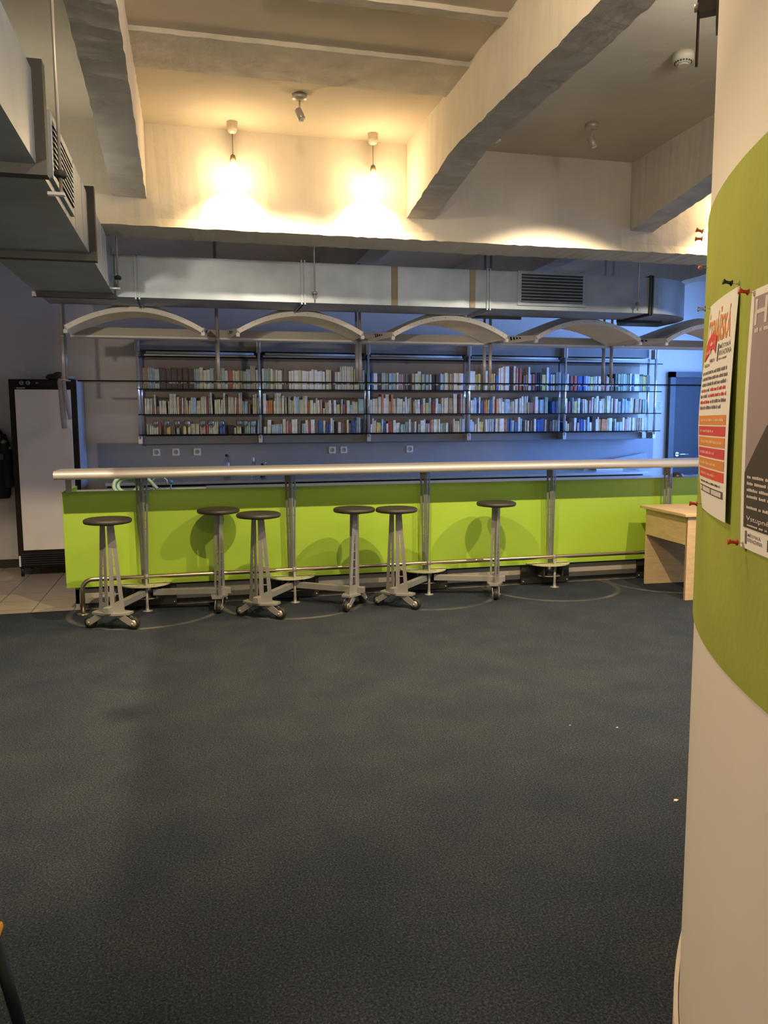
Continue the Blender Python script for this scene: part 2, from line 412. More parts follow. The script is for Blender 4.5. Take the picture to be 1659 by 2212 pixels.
# bar top: flat board with a bullnose front
prof = []
for k in range(13):
    a = pi/2+pi*k/12; prof.append((6.452+.034*cos(a), 1.138+.034*sin(a)))
prof += [(6.80, 1.104), (6.80, 1.172)]
bp(MB().prism(prof, 'x', -1.035, XR, smooth=True), 'bar_top', 'bartop', 'satin metal bar top with a rounded front edge').data.set_sharp_from_angle(angle=radians(50))
bp(MB().rbox(-.985, -.945, 6.66, 6.70, .985, 1.106, .003), 'end_post', 'stool_steel')
def plate_slots(mb, z0, z1, w0, w1, s0, s1, n, slot0, slot1, half=.5, t=.005, tf=None, side=None):
    """tapered plate in local (u, z) with a column of n slots between z=s0..s1; slot half width goes slot0..slot1; tf maps (u, t, z) to 3-D"""
    W = lambda z: w0+(w1-w0)*(z-z0)/(z1-z0)
    def slab(pts):
        mb.quadbox([tf(u, -t/2, z) for u, z in pts]+[tf(u, t/2, z) for u, z in pts])
    def qd(za, zb, ua0, ua1, ub0, ub1): slab([(ua0, za), (ua1, za), (ub1, zb), (ub0, zb)])
    c = lambda z: W(z)/2
    if s0 > z0: qd(z0, s0, 0, W(z0), 0, W(s0))
    if z1 > s1: qd(s1, z1, 0, W(s1), 0, W(z1))
    H = lambda z: slot0+(slot1-slot0)*(z-s0)/(s1-s0)
    qd(s0, s1, 0, c(s0)-H(s0), 0, c(s1)-H(s1)); qd(s0, s1, c(s0)+H(s0), W(s0), c(s1)+H(s1), W(s1))
    br = .007
    for k in range(1, n):
        z = s0+(s1-s0)*k/n; qd(z-br/2, z+br/2, c(z)-H(z), c(z)+H(z), c(z)-H(z), c(z)+H(z))
def bracket(x):
    r = bpy.data.objects.new('bracket', None); COL.objects.link(r); r.parent = bar; r.location = (x-BAR[0], 6.655-BAR[1], 0)
    for sgn in (-1, 1):
        mb = MB()
        d = Vector((sgn*cos(radians(34)), sin(radians(34)))); nrm = Vector((-d.y, d.x))
        tf = lambda u, t, z: (d.x*(u+.003)+nrm.x*t, d.y*(u+.003)+nrm.y*t, z)
        plate_slots(mb, .222, 1.104, .028, .054, .46, 1.03, 8, .003, .0095, tf=tf)
        mb.build('bracket_plate', 'bracket', r)
for px_, py_ in PIVOTS: bracket(px_)
# foot rail with its bent end, posts and floor flanges
path = [(-.892, 6.62, 0), (-.892, 6.62, .20)]
for k in range(1, 8):
    a = pi/2*k/8; path.append((-.892+.085*(1-cos(a)), 6.62, .20+.085*sin(a)))
path += [(-.807, 6.62, .285)]+[(-.7+.25*i, 6.62, .285) for i in range(0, 21)]
fr_ = bp(MB().tube(path, .0185, 14), 'foot_rail', 'rail', 'polished tubular foot rail')
fl = MB().lathe([(.048, 0), (.048, .006), (.02, .010)], (-.892, 6.62, 0), seg=20); fl.build('floor_flange', 'rail', fr_, BAR)
for px_, py_ in PIVOTS[:4]:
    x = px_+.012
    MB().lathe([(.042, 0), (.042, .006), (.014, .010), (.014, .03), (.0115, .05), (.0115, .27)], (x, 6.60, 0), seg=18).build('rail_post', 'stool_steel', fr_, BAR)
    MB().tube([(x-.017, 6.62, .285), (x+.017, 6.62, .285)], .0235, 14).build('rail_clamp', 'stool_steel', fr_, BAR)
# half-round foot plates with slots, the swivel hubs beneath and the dark cover plates on the plinth
def footplate(x):
    cy = 6.748; R_ = .212; z0, z1 = .206, .216; mb = MB()
    def ring(r0, r1, a0, a1, n=10):
        for i in range(n):
            A, B = a0+(a1-a0)*i/n, a0+(a1-a0)*(i+1)/n
            P = [(x+r*cos(a), cy-.98*r*sin(a)) for r, a in ((r0, A), (r1, A), (r1, B), (r0, B))]
            mb.quadbox([(u, w_, z0) for u, w_ in P]+[(u, w_, z1) for u, w_ in P])
    ring(.185, R_, 0, pi, 36); ring(.0, .150, 0, pi, 24)
    edges = [0, .30, .52, 1.10, 1.36, 1.78, 2.04, 2.62, 2.84, pi]
    for i in range(0, 9, 2): ring(.150, .185, edges[i], edges[i+1], 8)
    o = bp(mb, 'foot_plate', 'foot_plate', 'half round slotted foot plate')
    MB().box(x-.10, x-.085, 6.60, 6.76, .10, .205).box(x+.085, x+.10, 6.60, 6.76, .10, .205).lathe([(.06, .09), (.06, .205)], (x, 6.665, 0), seg=20).build('swivel_hub', 'steel_dark', o, BAR)
    hp = MB()
    for i in range(24):
        A, B = pi*i/24, pi*(i+1)/24
        P = [(x+r*cos(a), 6.69-.8*r*sin(a)) for r, a in ((.075, A), (.115, A), (.115, B), (.075, B))]
        hp.quadbox([(u, w_, .098) for u, w_ in P]+[(u, w_, .104) for u, w_ in P])
    hp.build('hub_ring', 'stool_steel', o, BAR)
    cp = bp(MB().box(x-.245, x+.245, 6.775, 6.80, .008, .19), 'cover_plate', 'steel_dark', 'dark steel cover plate behind the foot plate')
    for sx in (-.225, .225): MB().lathe([(.007, 0), (.007, .006), (.003, .008)], (x+sx, 6.775, .03), (0, -1, 0), 8).build('bolt', 'rivet', cp, BAR)
for px_, py_ in PIVOTS: footplate(px_)

# ----------------------------------------------------------------------------- swivel bar stools
def make_stool():
    r = thing('bar_stool', '', 'bar stool', (0, 0, 0), 0, 'swivel stools along the bar')
    # local +X points outward from the pivot, +Y is tangential
    prof = [(.0, .800), (.150, .800), (.166, .803), (.172, .811), (.173, .820), (.170, .830), (.158, .837), (.140, .8385), (.09, .836), (0, .835)]
    MB().lathe(prof, seg=44).build('seat', 'seat', r)
    MB().lathe([(.055, .785), (.075, .800)], seg=20).build('seat_flange', 'stool_steel', r)
    for sgn in (-1, 1):
        mb = MB(); an = radians(22)
        d = Vector((-sin(an), sgn*cos(an))); nrm = Vector((cos(an), sgn*sin(an)))
        tf = lambda u, t, z: (.035+d.x*(u+.009)+nrm.x*t, d.y*(u+.009)+nrm.y*t, z)
        plate_slots(mb, .128, .79, .102, .050, .20, .62, 6, .018, .003, t=.006, tf=tf)
        mb.build('column_plate', 'stool_steel', r)
    mb = MB(); tf = lambda u, t, z: (.008-u, t, z)
    plate_slots(mb, .128, .79, .060, .045, .20, .55, 4, .010, .004, t=.006, tf=tf); mb.build('column_web', 'stool_steel', r)
    MB().prism([(.062, -.03), (.062, .03), (.02, .148), (-.055, .148), (-.075, .06), (-.075, -.06), (-.055, -.148), (.02, -.148)], 'z', .112, .128).build('base_plate', 'stool_steel', r)
    MB().rbox(-.545, .085, -.023, .023, .128, .178, .003).build('swing_arm', 'stool_steel', r)
    for sgn in (-1, 1):
        f = MB()
        for x0 in (-.032, .024):
            f.prism([(sgn*.03, .113), (sgn*.115, .113), (sgn*.188, .062), (sgn*.188, .034), (sgn*.160, .030), (sgn*.10, .066)], 'x', x0, x0+.007)
        fk = f.build('caster_fork', 'stool_steel', r)
        wy = sgn*.172
        MB().lathe([(.028, -.018), (.043, -.018), (.0465, -.013), (.047, 0), (.0465, .013), (.043, .018), (.028, .018)], (-.0005, wy, .047), (1, 0, 0), 28).build('wheel', 'tyre', fk)
        MB().lathe([(.004, -.028), (.029, -.0195), (.029, .0195), (.009, .0195), (.009, .038), (.004, .040)], (0, wy, .047), (1, 0, 0), 20).build('wheel_hub', 'hub', fk)
    return r
STOOLS = [((-.406, 6.63), -111.8, 'first bar stool from the left end, standing before the bend of the foot rail'),
          ((-.406, 6.63), -8.0, 'bar stool seen edge on, its seat just behind that of the third stool'),
          ((.811, 6.63), -123.3, 'third bar stool from the left, its seat overlapping in front of the one behind'),
          ((.811, 6.63), -35.1, 'left stool of the middle touching pair, turned away to the left'),
          ((2.011, 6.63), -132.3, 'right stool of the middle touching pair, both column plates facing the room'),
          ((2.011, 6.63), -20.0, 'rightmost bar stool, alone and narrow in side view')]
stool0 = make_stool()
for i, (pv, a, lab) in enumerate(STOOLS):
    o = stool0 if i == 0 else copy_tree(stool0)
    R_ = .58 if i not in (1, 5) else .61
    an = radians(a); o.location = (pv[0]+R_*cos(an), pv[1]+R_*sin(an), 0); o.rotation_euler = (0, 0, an); o['label'] = lab

# ----------------------------------------------------------------------------- overhead rack, canopies
RK = (2.0, 6.7, 1.88)
rack = thing('overhead_rack', 'long glass shelf hung on paired metal posts above the bar', 'rack', RK)
POSTX = [-.965, .236, 1.436, 2.630, 3.835]
for x in POSTX:
    for y in (6.72, 6.865):
        MB().tube([(x, y, 1.886), (x, y, 2.22)], .0155, 12).lathe([(.032, 1.878), (.032, 1.884), (.016, 1.887)], (x, y, 0), seg=18).tube([(x, y, 2.215), (x, y, 2.225)], .021, 12).tube([(x, y, 2.22), (x, y, CEIL)], .0125, 10).build('post', 'post', rack, RK)
bx = MB().box(-.90, 4.95, 6.755, 6.84, 2.238, 2.30)
tag(bx.build('light_beam', 'canopy_in', rack, RK), 'beige box beam behind the canopies')
MB().rbox(-.905, 4.955, 6.735, 6.86, 2.220, 2.238, .003).build('beam_strip', 'white', rack, RK)
gs = MB().box(-.86, 4.95, 6.70, 6.98, 1.870, 1.878).build('glass_shelf', 'shelf_glass', rack, RK)
MB().box(-.862, 4.952, 6.694, 6.70, 1.868, 1.880).build('shelf_edge', 'glass_edge', gs, RK)

def make_canopy():
    r = thing('canopy', '', 'canopy', (0, 0, 0), 0, 'arched canopies above the bar')
    nU = 40
    def sec(v):
        # v: 0 front rim ... 1 back
        if v < .4: t = v/.4; h = .142+(.216-.142)*sin(t*pi/2); p = 2.-.72*t; hw = .475+.02*t
        else: t = (v-.4)/.6; h = .216-(.07)*t*t; p = 1.28+.5*t; hw = .495+.035*t
        z0 = .012*v
        return h, p, hw, z0
    rows = []; inner = []
    for j in range(15):
        v = j/14; h, p, hw, z0 = sec(v); y = v*.66
        row = [(hw*u, y, z0+h*(1-abs(u)**p)) for u in [(-1+2*i/nU) for i in range(nU+1)]]
        rows.append(row); inner.append([(x*.995, y_, z-.006) for x, y_, z in row])
    mb = MB().grid(rows); mb.grid(inner)
    for k in (0, -1):                                   # close the edges so that the sheet has thickness
        a, b_ = rows[k], inner[k]; mb.grid([a, b_], False)
    mb.grid([[r_[0] for r_ in rows], [r_[0] for r_ in inner]], False); mb.grid([[r_[-1] for r_ in rows], [r_[-1] for r_ in inner]], False)
    mb.build('shell', 'canopy', r)
    rim = MB(); lo, hi, lo2, hi2 = [], [], [], []
    for i in range(nU+1):
        u = -1+2*i/nU; x = .478*u; z = .142*(1-abs(u)**2)
        nx, nz = 2*.142*u/.478, 1.; l = sqrt(nx*nx+1); nx /= l; nz /= l
        lo.append((x-nx*.030, -.012, z-nz*.032)); hi.append((x+nx*.003, -.012, z+nz*.003)); lo2.append((x-nx*.030, .004, z-nz*.032)); hi2.append((x+nx*.003, .004, z+nz*.003))
    rim.grid([lo, hi, hi2, lo2, lo])
    rim.f.append((0, nU+1, 2*(nU+1), 3*(nU+1))); rim.sm.append(False)
    rim.f.append((nU, nU+1+nU, 2*(nU+1)+nU, 3*(nU+1)+nU)); rim.sm.append(False)
    for q in range(len(rim.sm)): rim.sm[q] = False
    rm = rim.build('rim', 'canopy', r)
    for k in range(10):
        u = -.92+1.84*k/9; x = .478*u; z = .142*(1-u*u)-.012
        MB().lathe([(.0045, 0), (.004, .003), (.0015, .005)], (x, -.012, z), (0, -1, 0), 8).build('rivet', 'rivet', rm)
    for sx in (-1, 1):
        MB().rbox(sx*.475-.014, sx*.475+.014, -.016, .02, -.052, -.024, .004).build('end_clip', 'white', r)
        fl = MB()
        P = [(sx*.478, -.01, -.028), (sx*.515, .60, -.005), (sx*.530, .60, .065), (sx*.482, -.005, .008)]
        fl.quadbox([Vector(p) for p in P]+[Vector(p)+Vector((-sx*.004, 0, 0)) for p in P])
        f = fl.build('side_flap', 'canopy', r)
        for k in range(4):
            t0 = .42+.09*k; t1 = t0+.05
            pt = lambda t, w_: Vector(P[0]).lerp(Vector(P[1]), t).lerp(Vector(P[3]).lerp(Vector(P[2]), t), w_)+Vector((sx*.0012, 0, 0))
            hh = .25+.08*k
            q = [pt(t0, .62-hh/2), pt(t1, .62-hh/2), pt(t1, .62+hh/2), pt(t0, .62+hh/2)]
            MB().quadbox(q+[p+Vector((sx*.001, 0, 0)) for p in q]).build('vent_slot', 'grille', f)
    return r
CLAB = ['leftmost arched cream canopy, touching the outer post pair above the fridge end', 'second arched cream canopy from the left',
        'middle arched cream canopy of the five over the bar', 'fourth arched cream canopy, under the duct grille', 'rightmost arched cream canopy, cut off by the green curved wall']
cx_ = [-.367, .838, 2.032, 3.240, 4.440]
can0 = make_canopy()
for i, x in enumerate(cx_):
    o = can0 if i == 0 else copy_tree(can0); o.location = (x, 6.05, 2.225); o['label'] = CLAB[i]

# ----------------------------------------------------------------------------- ducts
def ring_flange(mb, y0, y1, x0, x1, z0, z1, t=.03):
    mb.box(x0-t, x1+t, y0, y1, z0-t, z0).box(x0-t, x1+t, y0, y1, z1, z1+t).box(x0-t, x0, y0, y1, z0, z1).box(x1, x1+t, y0, y1, z0, z1)
DX0, DX1, DZ0, DZ1, DYE = -.936, -.462, 2.372, 2.665, 5.522
ld = thing('air_duct', 'rectangular galvanised duct running overhead towards the camera at the left', 'duct', (-.7, 2.9, 2.372)); LO = (-.7, 2.9, 2.372)
mb = MB().box(DX0, DX1, -.9, DYE, DZ0, DZ1)
for k in range(8): mb.box(DX1, DX1+.002, 3.22+k*.27, 3.227+k*.27, DZ0, DZ1)     # cross-break creases of the sheet
mb.build('duct_body', 'galv', ld, LO)
for y in (2.88, 4.28, 1.46):
    m_ = MB(); ring_flange(m_, y-.026, y+.026, DX0, DX1, DZ0, DZ1, .033); m_.build('flange', 'galv_dark', ld, LO)
m_ = MB(); m_.box(DX0-.02, DX1+.012, DYE-.02, DYE+.02, DZ0-.03, DZ0); m_.build('end_flange', 'galv_dark', ld, LO)
g = MB().box(DX1, DX1+.014, 3.11, 3.65, 2.402, 2.635); g0 = g.build('grille', 'galv', ld, LO)
MB().box(DX1+.0141, DX1+.0146, 3.14, 3.62, 2.425, 2.612).build('grille_opening', 'grille', g0, LO)
sl = MB()
for k in range(9):
    z = 2.434+k*.020; sl.quadbox([(DX1+.014, 3.14, z), (DX1+.021, 3.14, z-.005), (DX1+.021, 3.62, z-.005), (DX1+.014, 3.62, z), (DX1+.014, 3.14, z+.007), (DX1+.021, 3.14, z+.002), (DX1+.021, 3.62, z+.002), (DX1+.014, 3.62, z+.007)])
sl.build('louvres', 'galv', g0, LO)
for (x, y, zb) in ((DX1+.041, 3.09, 2.314), (DX1+.035, 5.464, 2.372)):
    h = MB().tube([(x, y, zb+.03), (x, y, CEIL)], .006, 8).build('hanger_rod', 'post', ld, LO)
    MB().lathe([(.016, 0), (.022, .006), (.022, .02), (.012, .026)], (x, y, zb+.085), seg=10).build('nut', 'galv_dark', h, LO)
    MB().box(x-.045, x+.012, y-.012, y+.012, zb+.024, zb+.034).build('hanger_clip', 'chrome', h, LO)
# cross duct with the elbow at its right end
CY0, CY1, CZ0, CZ1 = 5.616, 6.02, 2.372, 2.647
cd = thing('cross_duct', 'galvanised duct crossing above the bar and bending back at its right end', 'duct', (1.4, 5.8, 2.372)); CO = (1.4, 5.8, 2.372)
mb = MB().box(DX0, 3.53, CY0, CY1, CZ0, CZ1)
tag(mb.build('duct_body', 'galv', cd, CO), 'straight galvanised length')
out_, in_ = [], []
ex, ey = 3.53, 6.186
rows = []
for k in range(25):
    a = -pi/2+pi/2*k/24
    ro, ri = .57, .166
    po = (ex+ro*cos(a), ey+ro*sin(a)); pi_ = (ex+ri*cos(a), ey+ri*sin(a))
    rows.append([(po[0], po[1], CZ0), (po[0], po[1], CZ1), (pi_[0], pi_[1], CZ1), (pi_[0], pi_[1], CZ0)])
rows.append([(ex+.57, 6.40, CZ0), (ex+.57, 6.40, CZ1), (ex+.166, 6.40, CZ1), (ex+.166, 6.40, CZ0)])
mb = MB().grid(rows, smooth=False, closed=True); n_ = len(mb.v)
mb.f.append((n_-4, n_-3, n_-2, n_-1)); mb.sm.append(False)
tag(mb.build('elbow', 'galv', cd, CO), 'curved duct elbow')
for x, m_ in ((-.318, 'galv'), (.796, 'galv'), (2.179, 'galv'), (3.534, 'galv_dark')):
    f = MB()
    f.box(x-.017, x-.006, CY0-.012, CY1+.01, CZ0-.014, CZ1+.014).box(x+.006, x+.017, CY0-.012, CY1+.01, CZ0-.014, CZ1+.014)
    f.build('flange', m_, cd, CO)
for x, wd in ((1.459, .0235), (2.053, .022)):
    MB().box(x-wd, x+wd, CY0-.006, CY0, CZ0, CZ1).build('flat_strip', 'flat_strip', cd, CO)  # plain brown upright strips on the duct front
gx0, gx1, gz0, gz1 = 2.44, 2.943, 2.425, 2.632
g0 = MB().box(gx0-.03, gx1+.03, CY0-.008, CY0, gz0-.022, gz1+.022).build('grille', 'galv', cd, CO)
MB().box(gx0, gx1, CY0-.0088, CY0-.0082, gz0, gz1).build('grille_opening', 'grille', g0, CO)
sl = MB()
for k in range(9):
    z = gz0+.007+k*.0228; sl.quadbox([(gx0, CY0-.009, z), (gx1, CY0-.009, z), (gx1, CY0-.018, z-.004), (gx0, CY0-.018, z-.004), (gx0, CY0-.009, z+.005), (gx1, CY0-.009, z+.005), (gx1, CY0-.018, z+.001), (gx0, CY0-.018, z+.001)])
sl.build('louvres', 'galv', g0, CO)
for x in (.872, 3.40):
    h = MB().tube([(x, CY0-.035, 2.384), (x, CY0-.035, CEIL)], .005, 8).build('hanger_rod', 'post', cd, CO)
    MB().lathe([(.012, 0), (.018, .006), (.018, .016), (.01, .02)], (x, CY0-.035, 2.425), seg=10).build('nut', 'flat_strip', h, CO)
for x in (2.62, 3.9):                                                     # diagonal stays under the duct
    MB().box(x-.42, x+.0, 6.02, 6.035, 2.352, 2.372).build('stay', 'galv_dark', cd, CO)

# ----------------------------------------------------------------------------- pendants, ceiling spots, detectors
def make_pendant():
    r = thing('pendant_lamp', '', 'pendant lamp', (0, 0, 0), 0, 'lit pendant lamps by the cross beam')
    MB().lathe([(.006, -.068), (.024, -.06), (.030, -.04), (.032, 0)], seg=20).build('ceiling_cup', 'brass_cup', r)
    MB().tube([(0, 0, -.06), (0, 0, -.19)], .0025, 8).build('cord', 'flat_strip', r)
    MB().lathe([(.005, -.185), (.014, -.192), (.018, -.212), (.019, -.235)], seg=18).build('lamp_holder', 'flat_strip', r)
    MB().lathe([(.006, -.233), (.014, -.238), (.021, -.250), (.021, -.262), (.014, -.274), (.002, -.278)], seg=20).build('bulb', 'bulb', r)
    return r
PEND = [(.295, 4.955, 'left of the two lit pendant lamps in front of the cross beam'), (1.152, 4.955, 'right of the two lit pendant lamps, nearest the middle ceiling beam'),
        (3.75, 4.955, 'lit pendant lamp in the far right ceiling bay, hidden by the curved wall')]
p0 = make_pendant()
for i, (x, y, lab) in enumerate(PEND):
    o = p0 if i == 0 else copy_tree(p0); o.location = (x, y, CEIL); o['label'] = lab
def make_spot():
    r = thing('ceiling_spot', '', 'ceiling spot', (0, 0, 0), 0, 'unlit ceiling spots')
    MB().lathe([(.012, -.032), (.038, -.026), (.041, -.016), (.041, 0)], seg=24).build('ceiling_rose', 'post', r)
    MB().tube([(0, 0, -.03), (0, 0, -.085)], .0055, 10).build('stem', 'post', r)
    MB().lathe([(.012, -.006), (.019, 0), (.021, .03), (.021, .058), (.018, .060)], (-.008, .006, -.078), (.32, -.28, -.9), 18).build('lamp_head', 'post', r)
    MB().lathe([(.017, .057), (.015, .064), (.006, .067)], (-.008, .006, -.078), (.32, -.28, -.9), 16).build('lamp_lens', 'white', r)
    return r
s0 = make_spot()
s0.location = (.632, 4.481, CEIL); s0['label'] = 'small unlit spotlight on the bright ceiling between the two lit lamps'
s1 = copy_tree(s0); s1.location = (2.40, 4.505, CEIL); s1.rotation_euler = (0, 0, radians(35)); s1['label'] = 'small unlit spotlight on the dim ceiling right of the middle beam'
sd = thing('smoke_detector', 'round cream smoke detector on the ceiling near the curved wall', 'smoke detector', (2.387, 3.58, CEIL))
MB().lathe([(.032, -.050), (.040, -.040), (.050, -.034), (.052, 0)], seg=28).build('detector_body', 'detector', sd)
vn = MB()
for k in range(18):
    a = 2*pi*k/18; vn.quadbox([((.0375+dr_)*cos(a+da), (.0375+dr_)*sin(a+da), z) for z in (-.0445, -.0375) for dr_, da in ((-.003, -.08), (.0035, -.08), (.0035, .08), (-.003, .08))])
vn.build('detector_vents', 'grille', sd)
MB().lathe([(.024, -.056), (.026, -.050)], seg=20).build('detector_cap', 'detector', sd)
tag(MB().rbox(-.022, .022, -.022, .022, -.04, 0, .003).build('ceiling_box', 'white'), 'small white box sensor on the ceiling beside the middle beam', 'sensor').location = (1.907, 4.81, CEIL)

# ----------------------------------------------------------------------------- bookcase on the back wall
BC = (2.5, 8.8, 1.31)
bc = thing('bookcase', 'wide wall bookcase with chrome uprights and thin glass shelves', 'bookcase', BC)
BX = [-.494, .749, 1.931, 3.128, 4.336, 5.537]; FX = [-.519, .735, 1.945, 3.135, 4.346, 5.552]
ZS = {'A': 1.897, 'B': 1.632, 'C': 1.418}
MB().box(BX[0], BX[-1], 9.0, 9.04, 1.31, 2.31).build('back_panel', 'cab_back', bc, BC)
tag(MB().box(BX[0], BX[-1]-.05, 8.72, 9.02, 2.305, 2.405).build('cornice', 'cornice', bc, BC), 'dark grey cornice')
tag(MB().box(BX[0]+.01, BX[-1]-.06, 8.80, 9.02, 1.315, 1.40).build('apron', 'cornice', bc, BC), 'dark grey apron under the bottom shelf')
for i, x in enumerate(BX):
    MB().tube([(x, 8.80, 1.39), (x, 8.80, 2.30)], .015, 12).build('upright', 'chrome', bc, BC)
for i, x in enumerate(FX):
    MB().tube([(x, 8.665, 1.37), (x, 8.665, 2.40)], .015, 12).build('upright', 'chrome', bc, BC)
    MB().rbox(x-.022, x+.022, 8.655, 8.80, 1.32, 1.40, .003).build('shelf_bracket', 'post', bc, BC)
    MB().rbox(x-.024, x+.024, 8.655, 8.74, 2.285, 2.40, .003).build('cornice_bracket', 'post', bc, BC)
for k, z in ZS.items():
    s_ = MB().box(BX[0]-.02, BX[-1]+.02, 8.70, 9.0, z-.008, z).build('glass_shelf', 'shelf_glass', bc, BC)
    MB().box(-.53, 5.635, 8.647, 8.653, z-.010, z+.001).build('shelf_edge', 'glass_edge', s_, BC)
s_ = MB().box(BX[0]-.02, BX[-1]+.02, 8.66, 9.0, 2.222, 2.230).build('glass_shelf', 'shelf_glass', bc, BC)
MB().box(-.53, 5.64, 8.654, 8.66, 2.222, 2.232).build('shelf_edge', 'glass_edge', s_, BC)
for i in range(5):
    x0, x1 = BX[i]+.06, BX[i+1]-.06
    t_ = MB().tube([(x0, 8.73, 2.278), (x1, 8.73, 2.278)], .014, 12).build('light_tube', 'tube', bc, BC)
    MB().box(x0-.02, x1+.02, 8.725, 8.775, 2.245, 2.262).build('tube_housing', 'post', t_, BC)

# books, transcribed shelf by shelf: (start, end, top, count, tone); start/end/top in hundredths of the bay's drawing frame below
BCOL = {'C': ('cream', (.54, .52, .37)), 'W': ('white', (.60, .60, .54)), 'G': ('grey green', (.31, .39, .32)), 'D': ('dark brown', (.075, .045, .032)),
        'N': ('brown', (.17, .115, .07)), 'T': ('tan', (.36, .28, .19)), 'R': ('red', (.34, .085, .06)), 'B': ('blue', (.055, .12, .33)), 'P': ('pale blue', (.34, .44, .50)),
        'Y': ('yellow', (.56, .47, .16)), 'K': ('black', (.03, .03, .034)), 'O': ('orange', (.50, .20, .07)), 'I': ('pink', (.46, .28, .26))}
for k, (n_, c_) in BCOL.items(): M['book'+k] = mat('book_'+n_.replace(' ', '_'), tuple(min(.8, v*1.3+.012) for v in c_), .6, var=.10, vscale=18)
FR = [(85, 1620), (165, 1570), (120, 1400), (115, 1460), (95, 1345)]
BASE = [{'A': 440, 'B': 790, 'C': 1075}, {'A': 450, 'B': 785, 'C': 1055}, {'A': 455, 'B': 780, 'C': 1045}, {'A': 510, 'B': 870, 'C': 1160}, {'A': 500, 'B': 850, 'C': 1130}]
VS = [.000757, .00079, .000815, .000736, .000757]
